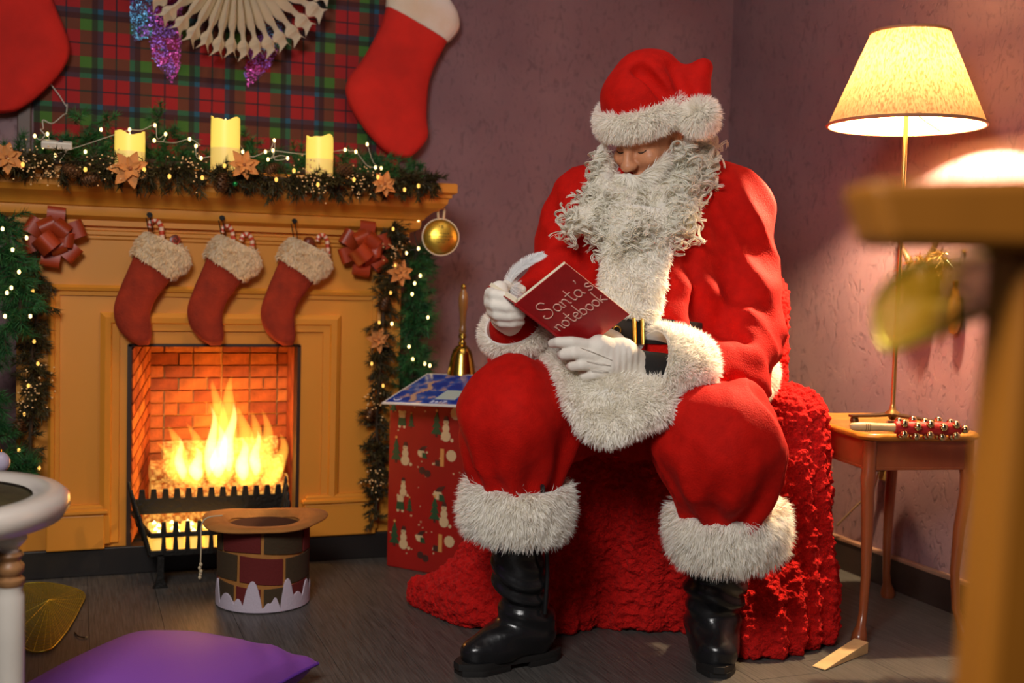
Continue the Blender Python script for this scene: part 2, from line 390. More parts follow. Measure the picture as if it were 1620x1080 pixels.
# dark slot round the opening
def ring4(o, z): return np.array([[OX0 - o, WY - .002, z], [OX0 - o, FY - o, z], [OX1 + o, FY - o, z], [OX1 + o, WY - .002, z]])
def moulding(name, prof): return MB().loft([ring4(o, z) for o, z in prof]).build(name, M_paint, fp, smooth=22)
moulding('frieze_moulding', [(.0, 1.020), (.007, 1.024), (.007, 1.032), (.014, 1.036), (.014, 1.046), (.003, 1.050)])
moulding('crown_moulding', [(.0, 1.060), (.020, 1.062), (.020, 1.078), (.032, 1.082), (.046, 1.090), (.050, 1.104), (.050, 1.116), (.058, 1.120), (.062, 1.128), (.080, 1.144), (.104, 1.156), (.118, 1.172), (.120, 1.186), (.128, 1.190), (.128, 1.200), (.138, 1.204)])
shelf = moulding('mantel_shelf', [(.138, 1.204), (.142, 1.207), (.142, 1.232), (.138, 1.236)])
# firebox with real bricks
BKY = 3.875; BKX = .226
fb = MB().box(BKX - .01, BX1 + .03, BKY + .012, BKY + .03, BZ0, BZ1 + .02).build('firebox_back', M_mortar, fp, smooth=0)
lw_a, lw_b = V(BX0 + .012, FY + .01, 0), V(BKX, BKY, 0)
lw_d = nz(lw_b - lw_a); lw_n = V(-lw_d[1], lw_d[0], 0)
fl_wall = MB().loft([np.array([lw_a + lw_n * t + UP * z, lw_b + lw_n * t + UP * z]) if 0 else np.array([lw_a + lw_n * .012 + UP * z, lw_b + lw_n * .012 + UP * z, lw_b + lw_n * .03 + UP * z, lw_a + lw_n * .03 + UP * z]) for z in (BZ0, BZ1 + .02)]).build('firebox_left_side', M_mortar, fp, smooth=0)
fr_wall = MB().box(BX1, BX1 + .02, FY + .06, BKY + .012, BZ0, BZ1 + .02).build('firebox_right_side', M_br[3], fp, smooth=0)
MB().box(BX0 + .01, BX1 + .02, FY + .06, BKY + .03, BZ1 + .001, BZ1 + .02).build('firebox_roof', M_iron, fp, smooth=0)
MB().box(BX0 - .01, BX1 + .02, FY + .061, BKY + .03, .0855, .090).build('hearth_slab', M_iron, fp, smooth=0)
slot = MB()
for a in ((BX0 - .003, BX0 + .010, BZ0, BZ1), (BX1 - .008, BX1 + .003, BZ0, BZ1), (BX0, BX1, BZ1 - .006, BZ1 + .003)): slot.box(a[0], a[1], FY - .004, FY + .059, a[2], a[3])
slot.build('iron_trim', mat('dark_brown_trim', (.035, .016, .008), .5), fp, smooth=0)
brm = {}
def brick_mesh(w, h, k):
    key = (round(w, 3), k)
    if key not in brm:
        o = MB().box(-w / 2, w / 2, -.012, 0, -h / 2, h / 2).build('brick', M_br[k], None, smooth=0); me = o.data; bpy.data.objects.remove(o); brm[key] = me
    return brm[key]
def put_brick(parent, c, R, w, h):
    k = random.choice((0, 0, 0, 1, 1, 2, 2, 3)) if random.random() < .9 else 3
    o = link('brick', brick_mesh(w, h, k), parent); o.matrix_basis = Matrix([[R[0][i], R[1][i], R[2][i], c[i]] for i in range(3)] + [[0, 0, 0, 1]])
    o.matrix_parent_inverse = wm(parent).inverted(); return o
rows = 15; rh = (BZ1 - BZ0) / rows
for r_ in range(rows):
    x = BKX - (.0 if r_ % 2 else .045)
    while x < BX1:
        wb = .092 if r_ % 2 == 0 else (.046 if random.random() < .55 else .092)
        x0, x1 = max(x, BKX + .001), min(x + wb - .006, BX1 - .001); x += wb
        if x1 - x0 < .015: continue
        put_brick(fb, V((x0 + x1) / 2, BKY + .011 - random.random() * .003, BZ0 + (r_ + .5) * rh), np.eye(3), x1 - x0, rh - .005)
Llw = float(np.linalg.norm(lw_b - lw_a)); lr = nz(lw_d)
sh = .35
for r_ in range(-5, rows + 1):
    s = -.039 if r_ % 2 else 0.0
    while s < Llw:
        wb = .078; s0, s1 = max(s, .001), min(s + wb - .007, Llw - .001); s += wb
        if s1 - s0 < .02: continue
        sm = (s0 + s1) / 2; z = BZ0 + (r_ + .5) * rh * 1.05 + .0 + sh * (sm - 0) * 1.0
        if z < BZ0 + .03 or z > BZ1 - .005 + .02: continue
        ex = nz(lr + UP * sh); nrm = lw_n * -1
        # brick face looks into the firebox
        yv = lw_n; zv = np.cross(ex, yv)
        put_brick(fl_wall, lw_a + lr * sm + lw_n * .010 + UP * z, np.array([ex, yv, np.cross(ex, yv)]), (s1 - s0) * 1.12, rh - .007)
# ------------------------------------------------------------------ logs and flames
def bark_glow():
    m = mat('ember_bark', (.45, .17, .04), .9, bump=.8, bscale=60); nt = m.node_tree; N, Lk = nt.nodes, nt.links; b = N['Principled BSDF']
    tc = N.new('ShaderNodeTexCoord'); v = N.new('ShaderNodeTexVoronoi'); v.inputs['Scale'].default_value = 75; nq = N.new('ShaderNodeTexNoise'); nq.inputs['Scale'].default_value = 18; Lk.new(tc.outputs['Object'], nq.inputs[0]); vm = N.new('ShaderNodeVectorMath'); vm.operation = 'MULTIPLY_ADD'; vm.inputs[1].default_value = (.05, .05, .05); Lk.new(nq.outputs[1], vm.inputs[0]); Lk.new(tc.outputs['Object'], vm.inputs[2]); Lk.new(vm.outputs[0], v.inputs[0])
    r = N.new('ShaderNodeValToRGB'); r.color_ramp.elements[0].position = .1; r.color_ramp.elements[0].color = (1, .55, .10, 1); r.color_ramp.elements[1].position = .75; r.color_ramp.elements[1].color = (.12, .015, .0, 1)
    Lk.new(v.outputs['Distance'], r.inputs[0]); Lk.new(r.outputs[0], b.inputs['Emission Color']); b.inputs['Emission Strength'].default_value = .8; return m
M_log = bark_glow(); M_logend = mat('charred_log_end', (.20, .07, .02), .9, emit=(1, .35, .05), es=.35)
def log(x0, x1, y, z, r, tilt, label):
    t = thing('log', label, 'log', ((x0 + x1) / 2, y, z - r), 'burning logs')
    mb = MB(); n = 14; rings = []
    for i in range(13):
        s = i / 12; a = np.arange(n) * 2 * pi / n; rr = r * (.93 + .14 * RNG.random(n))
        rings.append(np.stack([np.full(n, x0 + (x1 - x0) * s), y + rr * np.cos(a), z + tilt * (s - .5) + rr * np.sin(a)], 1))
    mb.loft(rings, False, False); mb.build('bark', M_log, t, smooth=60)
    for i, sx in ((0, 1), (12, -1)):
        e = MB(); c = rings[i].mean(0); k = np.roll(np.arange(n), 0)
        e.loft([rings[i], rings[i] * .5 + c * .5 + V(-sx * .004, 0, 0), c + (rings[i] - c) * .02 + V(-sx * .003, 0, 0)], False, True); e.build('cut_end', M_logend, t, smooth=50)
log(.205, .655, 3.80, .135, .048, 0.0, 'glowing log lying lowest in the firebox behind the grate')
log(.225, .66, 3.79, .222, .042, .004, 'glowing log resting on the lowest log behind the grate')
log(.222, .640, 3.765, .296, .036, .008, 'glowing log just above the comb of the grate')
log(.262, .625, 3.79, .357, .032, .012, 'topmost burning log under the flames')
def flame_mat(name, col, dens):
    m = bpy.data.materials.new(name); m.use_nodes = True; nt = m.node_tree; nt.nodes.clear(); N, Lk = nt.nodes, nt.links
    e = N.new('ShaderNodeEmission'); e.inputs[0].default_value = (*col, 1); e.inputs[1].default_value = dens
    o = N.new('ShaderNodeOutputMaterial'); Lk.new(e.outputs[0], o.inputs['Volume']); return m
M_fl_out = flame_mat('flame_orange', (1.0, .46, .05), 42); M_fl_in = flame_mat('flame_yellow', (1.0, .74, .26), 85)
fire = thing('fire', 'yellow flames rising from the burning logs in the firebox', 'fire', (.44, 3.79, .36))
def tongue(base, tip, r, m, bend, name='flame'):
    base = np.asarray(base, float); tip = np.asarray(tip, float); mb = MB(); n = 10; rings = []
    for i in range(13):
        s = i / 12; c = base + (tip - base) * s + V(bend * sin(s * pi), 0, 0) + V(.012 * sin(s * 7 + r * 90), 0, 0) * s
        rr = r * (sin(min(1, s * 2.6 + .12) * pi / 2)) * (1 - s) ** .75 + .0006
        a = np.arange(n) * 2 * pi / n; rings.append(np.stack([c[0] + rr * np.cos(a), c[1] + rr * .55 * np.sin(a), np.full(n, c[2])], 1))
    mb.loft(rings); return mb.build(name, m, fire, smooth=180)
def FPX(px, py, Y=3.722): return YP(px, py, Y)
for b_, t_, r_, bd in [((285, 765), (253, 698), .034, .004), ((295, 755), (272, 672), .036, -.006), ((318, 755), (300, 668), .034, .004), ((335, 755), (341, 598), .042, .014), ((360, 750), (372, 592), .046, -.016), ((385, 750), (381, 640), .042, .006),
                      ((405, 755), (404, 648), .036, -.004), ((420, 755), (418, 646), .032, .004), ((432, 760), (447, 684), .032, .008), ((310, 770), (284, 715), .045, 0), ((345, 770), (350, 690), .055, 0), ((390, 770), (395, 700), .055, 0), ((425, 770), (440, 720), .04, 0)]:
    tongue(FPX(*b_), FPX(*t_), r_ * 1.12, M_fl_out, bd)
for b_, t_, r_, bd in [((290, 758), (280, 690), .022, 0), ((330, 752), (332, 640), .026, .01), ((362, 745), (371, 636), .03, -.01), ((345, 755), (350, 670), .036, .0), ((405, 752), (405, 680), .024, .0), ((312, 760), (310, 705), .03, 0), ((385, 760), (383, 690), .03, 0)]:
    tongue(FPX(*b_, 3.715), FPX(*t_, 3.715), r_, M_fl_in, bd, 'flame_core')
lamp('fire_light', 'POINT', (.44, 3.70, .47), 2.2, (1.0, .42, .10), shadow_soft_size=.07)
# ------------------------------------------------------------------ fire basket
gr = thing('fire_grate', 'black cast iron fire basket with toothed bars holding glowing lights', 'grate', (.37, 3.56, 0))
gx0, gx1, gyf, gyb = .165, .60, 3.455, 3.615
def comb(name, x0, x1, y, z0, z1, zt, pitch, tooth, y2=None, down=False):
    poly = [(x0, z0)]
    if down:
        x = x0 + pitch * .5
        while x < x1 - pitch * .6:
            poly += [(x - tooth * .3, z0), (x - tooth * .4, z0 + .028), (x + tooth * .4, z0 + .028), (x + tooth * .3, z0)]; x += pitch
    poly += [(x1, z0), (x1, z1)]; x = x1 - pitch * .5
    while x > x0 + pitch * .3:
        poly += [(x + tooth * .5, z1), (x + tooth * .34, zt), (x - tooth * .34, zt), (x - tooth * .5, z1)]; x -= pitch
    poly += [(x0, z1)]
    return MB().prism([(a, b) for a, b in poly], (0, y, 0), (1, 0, 0), (0, 0, 1), .012).build(name, M_iron, gr, smooth=0, bev=.0015)
comb('back_comb', .165, .622, 3.63, .185, .232, .262, .0345, .021)
comb('front_comb', .205, .60, gyf, .150, .164, .196, .034, .017)
comb('front_lower_rail', .205, .60, gyf, .095, .112, .152, .034, .015)
for x0_, x1_ in ((.205, .165), (.60, .622)):
    for k in range(5):
        s = k / 4; a = V(x0_ + (x1_ - x0_) * s * .6, gyf + (3.62 - gyf) * s, .10 + .05 * s); b_ = a + V((x1_ - x0_) * .7, .004, .105 + .02 * s)
        MB().tube([a, (a + b_) / 2, b_, b_ + V(0, 0, .012)], [.008, .007, .006, .003], 6).build('end_bar', M_iron, gr, smooth=60)
    MB().tube([V(x0_, gyf, .158), V((x0_ + x1_) / 2, 3.54, .17), V(x1_, 3.63, .19)], .008, 6).build('end_rail', M_iron, gr, smooth=60)
MB().box(.20, .605, gyf + .004, 3.632, .092, .100).build('tray', M_iron, gr, smooth=0)
for x in (.235, .575):
    MB().loft([np.array([[x - w_, gyf - .012, z], [x + w_, gyf - .012, z], [x + w_, gyf + .01, z], [x - w_, gyf + .01, z]]) for w_, z in ((.022, 0), (.016, .008), (.009, .03), (.009, .10))]).build('leg', M_iron, gr, smooth=0)
M_tea = mat('led_candle_wax', (.95, .62, .18), .5, emit=(1.0, .52, .08), es=.85); M_flm = glow('led_tip', (1, .85, .35), 3.2)
first = None; k = 0
for row, (y, n_, x_, z_) in enumerate([(3.478, 5, .232, .1003), (3.522, 6, .225, .1003), (3.566, 6, .235, .1003), (3.604, 6, .225, .1003)]):
    for i in range(n_):
        loc = Vector((x_ + i * .050 + random.uniform(-.004, .004), y + random.uniform(-.004, .004), z_ + (.0 if row else 0)))
        if first is None:
            first = thing('tealight', 'glowing amber electric tealight in the black fire basket', 'tealight', loc, 'tealights in the fire basket')      # rests on the tray
            L0 = V(*loc)
            MB().lathe([(.017, 0), (.020, .002), (.020, .056), (.018, .060), (.010, .057)], L0, n=14).build('body', M_tea, first, smooth=40)
            MB().lathe([(.002, .052), (.0075, .056), (.006, .062), (.0008, .068)], L0, n=8).build('flame_tip', M_flm, first, smooth=80)
        else:
            c = copy_tree(first); c.location = loc
# ================================================================== greenery helpers
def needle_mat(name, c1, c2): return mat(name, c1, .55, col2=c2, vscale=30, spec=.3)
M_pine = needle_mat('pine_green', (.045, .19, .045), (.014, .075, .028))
M_pinedk = needle_mat('pine_brown_green', (.080, .062, .018), (.026, .022, .007))  # brownish needles of the dark garlands
M_stem = mat('brown_twig', (.05, .03, .015), .8)
M_bulb = glow('warm_fairy_bulb', (1.0, .70, .26), 4.5); M_bulb2 = glow('dim_amber_bulb', (1.0, .52, .10), 1.6)
M_wire = mat('clear_wire', (.55, .55, .48), .3); M_gwire = mat('dark_green_wire', (.01, .02, .012), .5)
def sprigs(mb, stems, path, n, L, nl, spread, per=46, bias=(0, 0, 0), width=.0022, cone=1.0, droop=.12):
    "needle covered twigs growing out of a path; needles go to mb, twigs to stems"
    path = np.asarray(path, float); t = np.gradient(path, axis=0)
    for i in range(n):
        s = RNG.random() * (len(path) - 1); k = min(int(s), len(path) - 2); p = path[k] + (path[k + 1] - path[k]) * (s - k); tg = nz(t[k])
        rd = RNG.normal(size=3); rd = nz(rd - tg * (rd @ tg) * (1 - .3)); d = nz(rd * spread + tg * RNG.uniform(-.5, .8) + np.asarray(bias))
        l = L * RNG.uniform(.6, 1.2); q = p + d * l
        stems.tube([p, (p + q) / 2 + V(0, 0, .004), q], [.0022, .0016, .0008], 4)
        u = RNG.random(per) ** .8; base = p + (q - p) * u[:, None]
        nd = RNG.normal(size=(per, 3)); nd -= d * (nd @ d)[:, None]; nd /= np.linalg.norm(nd, axis=1)[:, None]
        nd = nd * cone + d * (.55 + .6 * u[:, None])
        strands(mb, base, nd, nl, width, droop=droop, seg=2)
def poinsettia(parent, c, n, r, mats, name='poinsettia', up=None, petals=7):
    n = nz(n); R = frame(n, up if up is not None else V(.3, .1, 1)); root = MB().ball(c + n * .010, r * .13, 8, 6).build(name, mats[1], parent, smooth=80)
    for ring, (k, rr, lift, off) in enumerate([(petals, r, .10, 0), (petals - 2, r * .62, .35, .4)]):
        for i in range(k):
            a = (i + off) * 2 * pi / k + RNG.uniform(-.1, .1); d = R[0] * cos(a) + R[1] * sin(a); sdw = np.cross(n, d); L = rr * RNG.uniform(.88, 1.08); wd = L * .27
            rows = []
            for s, w_ in ((.08, .25), (.3, .85), (.5, 1.0), (.75, .62), (.92, .25), (1.0, .03)):
                m_ = c + d * L * s + n * (.006 + ring * .006 + L * lift * s - L * .12 * s * s)
                rows.append(np.array([m_ - sdw * wd * w_, m_ + n * .004 * -1, m_ + sdw * wd * w_, m_ + n * .0015 + n * .004 * -1]))
            MB().loft(rows).build('petal', mats[0], root, smooth=30)
    return root
def cone_part(parent, c, ax, L, r, m, name='pine_cone'):
    R = frame(nz(ax)); mb = MB().ball(c, (r * .6, r * .6, L * .48), 8, 6, R)
    n = 54
    for i in range(n):
        s = (i + .5) / n; a = i * 2.39996; rad = r * (sin(pi * (.12 + .80 * s))) ** .7; z = (s - .5) * L
        d = R[0] * cos(a) + R[1] * sin(a); sd = -R[0] * sin(a) + R[1] * cos(a); b = c + R[2] * z + d * rad * .5; tip = c + R[2] * (z + L * .05) + d * rad; w_ = r * .26
        mb.add([b - sd * w_ * .6, b + sd * w_ * .6, tip + sd * w_, tip + R[2] * L * .03, tip - sd * w_, tip - R[2] * L * .035], [(0, 1, 2, 3, 4), (1, 0, 4, 5, 2)])
    return mb.build(name, m, parent, smooth=0)
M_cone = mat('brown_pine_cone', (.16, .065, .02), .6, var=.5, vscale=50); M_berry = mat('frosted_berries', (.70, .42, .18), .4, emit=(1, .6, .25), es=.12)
M_amber = mat('amber_felt_petal', (.62, .24, .055), .7, var=.15, vscale=20, sheen=.3); M_amber_c = mat('amber_flower_heart', (.30, .09, .02), .6)
def berries(parent, c, n, n_dir, spread):
    mb = MB()
    for i in range(n):
        q = c + RNG.normal(size=3) * np.asarray(spread) + np.asarray(n_dir) * RNG.uniform(0, .02); mb.ball(q, .0028, 5, 4)
    return mb.build('berry_spray', M_berry, parent, smooth=80, kind='stuff')
def bulbs(parent, pts, m=M_bulb, r=.0045):
    for p in pts: MB().ball(p, (r, r, r * 1.5), 8, 6).build('bulb', m, parent, smooth=80)
# ================================================================== tartan cloth behind the shelf
def tartan_mat():
    m = bpy.data.materials.new('tartan_weave'); m.use_nodes = True; nt = m.node_tree; N, Lk = nt.nodes, nt.links; b = N['Principled BSDF']
    tc = N.new('ShaderNodeTexCoord'); sx = N.new('ShaderNodeSeparateXYZ'); Lk.new(tc.outputs['Object'], sx.inputs[0])
    red, grn, blk, tea, nav = (.32, .006, .008), (.050, .15, .016), (.008, .010, .009), (.010, .085, .15), (.003, .005, .018)
    half = [(nav, .026), (red, .262), (grn, .232), (blk, .118), (tea, .106), (red, .256)]
    sett = half + [half[0]] + [half[5], half[4], half[3], half[2], half[1]]
    cols = []
    for ax, period, ph in (('X', .3, .0355), ('Z', .3, .155)):
        d = N.new('ShaderNodeMath'); d.operation = 'MULTIPLY_ADD'; d.inputs[1].default_value = 1 / period; d.inputs[2].default_value = 10 + ph / period; Lk.new(sx.outputs[ax], d.inputs[0])
        f = N.new('ShaderNodeMath'); f.operation = 'FRACT'; Lk.new(d.outputs[0], f.inputs[0])
        r = N.new('ShaderNodeValToRGB'); r.color_ramp.interpolation = 'CONSTANT'; el = r.color_ramp.elements
        while len(el) > 1: el.remove(el[-1])
        pos = 0.0; first = True
        for c, w_ in sett:
            e = el[0] if first else el.new(pos); e.position = pos; e.color = (*c, 1); first = False; pos += w_ / 2
        Lk.new(f.outputs[0], r.inputs[0]); cols.append(r)
    mx = N.new('ShaderNodeMix'); mx.data_type = 'RGBA'; mx.blend_type = 'MULTIPLY'; mx.inputs[0].default_value = 1.0; gm = N.new('ShaderNodeGamma'); gm.inputs[1].default_value = .5; Lk.new(cols[0].outputs[0], mx.inputs[6]); Lk.new(cols[1].outputs[0], mx.inputs[7]); Lk.new(mx.outputs[2], gm.inputs[0]); Lk.new(gm.outputs[0], b.inputs['Base Color'])
    b.inputs['Roughness'].default_value = .85; b.inputs['Sheen Weight'].default_value = .2
    wv = N.new('ShaderNodeTexWave'); wv.bands_direction = 'DIAGONAL'; wv.inputs['Scale'].default_value = 160; Lk.new(tc.outputs['Object'], wv.inputs[0])
    bp = N.new('ShaderNodeBump'); bp.inputs['Strength'].default_value = .25; bp.inputs['Distance'].default_value = .002; Lk.new(wv.outputs[1], bp.inputs['Height']); Lk.new(bp.outputs[0], b.inputs['Normal'])
    return m
xs = np.linspace(-.128, 1.06, 60); zs = np.linspace(1.24, 2.30, 40); gx, gz = np.meshgrid(xs, zs, indexing='ij')
gy = WY - .008 - .006 * vn(np.stack([gx, gz, gz * 0], -1), 3.5)
q = (np.arange(59)[:, None] * 40 + np.arange(39)[None]).reshape(-1, 1) + np.array([[0, 40, 41, 1]])
fr, bk = np.stack([gx, gy, gz], -1).reshape(-1, 3), np.stack([gx, gy + .003, gz], -1).reshape(-1, 3)
mb = MB(); mb.add(fr, q); mb.add(bk, q[:, ::-1])
tag(mb.build('tartan_cloth', tartan_mat(), smooth=180), 'red and green tartan cloth hung on the wall above the mantel shelf', 'cloth')
# violet and blue speckle on the tartan, put in as coloured flakes
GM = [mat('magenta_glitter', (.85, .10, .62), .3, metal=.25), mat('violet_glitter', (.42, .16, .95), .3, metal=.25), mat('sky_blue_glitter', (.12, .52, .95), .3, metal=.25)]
M_sheer = mat('sheer_violet_film', (.25, .05, .42), .4, alpha=.07)
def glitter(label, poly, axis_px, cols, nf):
    t = thing('glitter_patch', label, 'tinsel', YP(*poly[0], 3.905), 'glitter flakes over the tartan')
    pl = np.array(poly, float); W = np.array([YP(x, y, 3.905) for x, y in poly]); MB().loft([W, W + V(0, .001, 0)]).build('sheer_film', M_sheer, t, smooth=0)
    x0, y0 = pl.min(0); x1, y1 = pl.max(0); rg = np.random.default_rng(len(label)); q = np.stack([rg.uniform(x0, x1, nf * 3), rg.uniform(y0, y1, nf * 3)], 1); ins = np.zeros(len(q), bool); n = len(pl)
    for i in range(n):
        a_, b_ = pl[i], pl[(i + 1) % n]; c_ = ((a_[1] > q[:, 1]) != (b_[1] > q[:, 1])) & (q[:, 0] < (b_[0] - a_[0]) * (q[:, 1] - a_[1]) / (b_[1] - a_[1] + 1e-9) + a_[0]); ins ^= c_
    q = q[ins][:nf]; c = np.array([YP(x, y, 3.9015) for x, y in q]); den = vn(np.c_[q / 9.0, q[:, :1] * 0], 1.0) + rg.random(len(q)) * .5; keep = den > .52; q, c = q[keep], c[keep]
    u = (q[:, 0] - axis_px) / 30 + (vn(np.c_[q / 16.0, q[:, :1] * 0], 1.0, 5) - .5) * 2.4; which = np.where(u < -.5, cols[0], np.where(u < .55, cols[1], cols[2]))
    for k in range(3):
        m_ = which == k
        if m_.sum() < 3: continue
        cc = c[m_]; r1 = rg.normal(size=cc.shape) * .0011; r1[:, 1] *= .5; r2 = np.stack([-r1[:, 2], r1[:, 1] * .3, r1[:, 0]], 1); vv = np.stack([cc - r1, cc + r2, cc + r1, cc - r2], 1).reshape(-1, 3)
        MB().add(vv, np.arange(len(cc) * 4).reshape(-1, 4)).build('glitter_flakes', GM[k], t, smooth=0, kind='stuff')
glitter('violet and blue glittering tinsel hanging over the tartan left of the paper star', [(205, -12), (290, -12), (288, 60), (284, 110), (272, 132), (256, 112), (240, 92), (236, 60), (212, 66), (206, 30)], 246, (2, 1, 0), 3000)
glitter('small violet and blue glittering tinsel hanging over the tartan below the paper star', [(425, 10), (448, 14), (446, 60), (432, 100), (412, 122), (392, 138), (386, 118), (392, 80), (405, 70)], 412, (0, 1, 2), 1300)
# ================================================================== folded paper star
M_paper = mat('cream_paper', (.78, .70, .55), .7)
star_c = V(.477, 3.80, 1.947)
star = thing('paper_star', 'cream folded paper star hanging in front of the tartan cloth', 'paper star', star_c)
def pleat_mesh(k):
    da = pi / 28
    prof = [(.03, 1.0), (.12, 1.0), (.200, 1.0), (.222, .80), (.240, .42), (.258, .42), (.272, .95), (.285, .98), (.296, .62), (.306, .60), (.325, .95)]
    L = []
    for r_, w_ in prof:
        r2 = r_ * (1 + .02 * (k % 2)); a = da * w_; dp = .030 * min(1, r_ / .18) * w_
        L.append((V(-r2 * sin(a), dp, -r2 * cos(a)), V(0, -dp, -r2), V(r2 * sin(a), dp, -r2 * cos(a))))
    v = []
    for a_, b_, c_ in L: v += [a_, b_, c_]
    v[-2] = v[-2] * .955
    v2 = [p + V(0, .0012, 0) for p in v]; fs = []
    for i in range(len(L) - 1):
        o = i * 3; fs += [(o, o + 1, o + 4, o + 3), (o + 1, o + 2, o + 5, o + 4)]
    n = len(v); fs += [tuple(n + j for j in f[::-1]) for f in fs]
    o = MB().add(v + v2, fs).build('pleat', M_paper, None, smooth=0); me = o.data; bpy.data.objects.remove(o); return me
pm = [pleat_mesh(0), pleat_mesh(1)]
for k in range(30):
    th_ = k * 2 * pi / 30 + .06; o = link('pleat', pm[k % 2], star); o.matrix_parent_inverse = Matrix(); o.rotation_euler = (0, th_ - .34 * sin(th_), 0); o.scale = ((1 - .34 * cos(th_)) * 28 / 30, 1 + .3 * cos(th_), 1)
MB().lathe([(.035, -.03), (.035, .03)], star_c, frame(V(0, 1, 0)), 16).build('centre', M_paper, star)
# ================================================================== stockings
def loft_pairs(prs, Y, th, n=14, thp=None, res=30):
    "puffy shape through pairs of left/right photo points in the plane Y"
    A = bez([YP(*p[0], Y) for p in prs], res); B = bez([YP(*p[1], Y) for p in prs], res); a = np.arange(n) * 2 * pi / n; rings = []
    for i in range(res):
        c = (A[i] + B[i]) / 2; h = (B[i] - A[i]) / 2; e = .75
        ca_, sa_ = np.sign(np.cos(a)) * np.abs(np.cos(a)) ** e, np.sign(np.sin(a)) * np.abs(np.sin(a)) ** e
        t_ = min(th, np.linalg.norm(h) * .9); rings.append(c + ca_[:, None] * h + sa_[:, None] * V(0, -t_, 0))
    return MB().loft(rings)
M_felt = mat('red_felt', (.58, .014, .006), .9, var=.15, vscale=9, sheen=.1, bump=.2, bscale=220)
M_rust = mat('rust_red_plush', (.34, .026, .004), .9, var=.35, vscale=14, sheen=.08, bump=.3, bscale=160)
M_whitefelt = mat('white_felt_stained', (.80, .76, .68), .9, col2=(.70, .56, .38), vscale=5, bump=.2, bscale=200)
M_cream = fur_mat('cream_plush', (.90, .78, .56), .4)
bigY = 3.87
t = thing('christmas_stocking', 'large plain red felt stocking with white cuff right of the tartan', 'stocking', YP(640, 100, bigY), 'large felt stockings on the wall')
loft_pairs([((612, 8), (709, 64)), ((600, 45), (697, 86)), ((574, 93), (683, 116)), ((549, 128), (677, 145)), ((550, 160), (675, 184)), ((575, 203), (677, 216)), ((605, 236), (662, 238)), ((628, 249), (648, 249))], bigY, .03).build('foot', M_felt, t, smooth=180)
loft_pairs([((610, 10), (709, 68)), ((611, 0), (716, 62)), ((614, -20), (727, 45)), ((622, -44), (724, 22)), ((640, -75), (704, -8))], bigY, .038).build('cuff', M_whitefelt, t, smooth=180)
MB().tube([YP(668, -40, 3.88), YP(672, -52, 3.90), YP(672, -60, WY)], .004, 6).build('hanging_loop', M_whitefelt, t)
t = thing('christmas_stocking', 'large red felt stocking cut off by the top left corner', 'stocking', YP(20, 60, bigY), 'large felt stockings on the wall')
loft_pairs([((-90, -80), (66, -60)), ((-88, -10), (84, 0)), ((-85, 60), (110, 70)), ((-75, 105), (101, 108)), ((-58, 145), (66, 148)), ((-30, 172), (33, 172)), ((-8, 179), (8, 179))], bigY, .03).build('foot', M_felt, t, smooth=180)
loft_pairs([((-92, -70), (68, -50)), ((-95, -130), (70, -110))], bigY, .04, res=6).build('cuff', M_whitefelt, t, smooth=60)
# three small stockings on hooks
sY = 3.602
def small_stocking(i, label):
    t = thing('small_stocking', label, 'stocking', YP(238, 360, sY), 'small stockings on the mantel')
    f = loft_pairs([((214, 400), (274, 437)), ((203, 425), (258, 458)), ((190, 455), (246, 474)), ((180, 486), (238, 496)), ((184, 514), (239, 516)), ((200, 534), (240, 533)), ((218, 546), (236, 545))], sY, .028); f.build('foot', M_rust, t, smooth=180)
    cb = loft_pairs([((208, 402), (271, 441)), ((212, 388), (282, 436)), ((219, 378), (300, 420)), ((229, 369), (296, 398)), ((240, 369), (286, 391))], sY - .002, .036)
    v = np.concatenate(cb.v); qd = cb.f[0]; p, nn = sample(v, qd, 3600); cc = v.mean(0); axc = nz(YP(255, 405, sY) - YP(262, 380, sY)); rel = p - cc; rel -= axc * (rel @ axc)[:, None]; nn = nn * np.sign((rel * nn).sum(1) + 1e-9)[:, None]; down = nz(YP(213, 400, sY) - YP(232, 369, sY))
    strands(cb, p, nn * .8 + down * .7, .013, .0032, droop=.1, seg=2, clump=.012); cb.build('plush_cuff', M_cream, t, smooth=60)
    a, b_ = YP(234, 344, 3.596), YP(240, 372, sY)
    MB().tube([a + V(-.006, -.002, 0), b_ + V(-.006, 0, 0)], .0015, 5).build('cord', M_iron, t); MB().tube([a + V(.006, -.002, 0), b_ + V(.006, 0, 0)], .0015, 5).build('cord', M_iron, t)
    return t
s1 = small_stocking(0, 'rust red plush stocking with cream cuff on the left hook of the mantel')
for dx, dz, lb in ((.2125, 0, 'rust red plush stocking with cream cuff on the middle hook of the mantel'), (.434, 0, 'rust red plush stocking with cream cuff on the right hook of the mantel')):
    c = copy_tree(s1); c.location = Vector(s1.location) + Vector((dx, 0, dz)); c['label'] = lb
for dx in (0, .2125, .434):
    a = YP(236, 342, 3.6) + V(dx, 0, 0)
    MB().tube([V(a[0], FY - .005, a[2]), V(a[0], 3.60, a[2]), V(a[0], 3.590, a[2] + .004)], [.004, .004, .009], 8).build('stocking_hook', M_iron, fp, smooth=80)
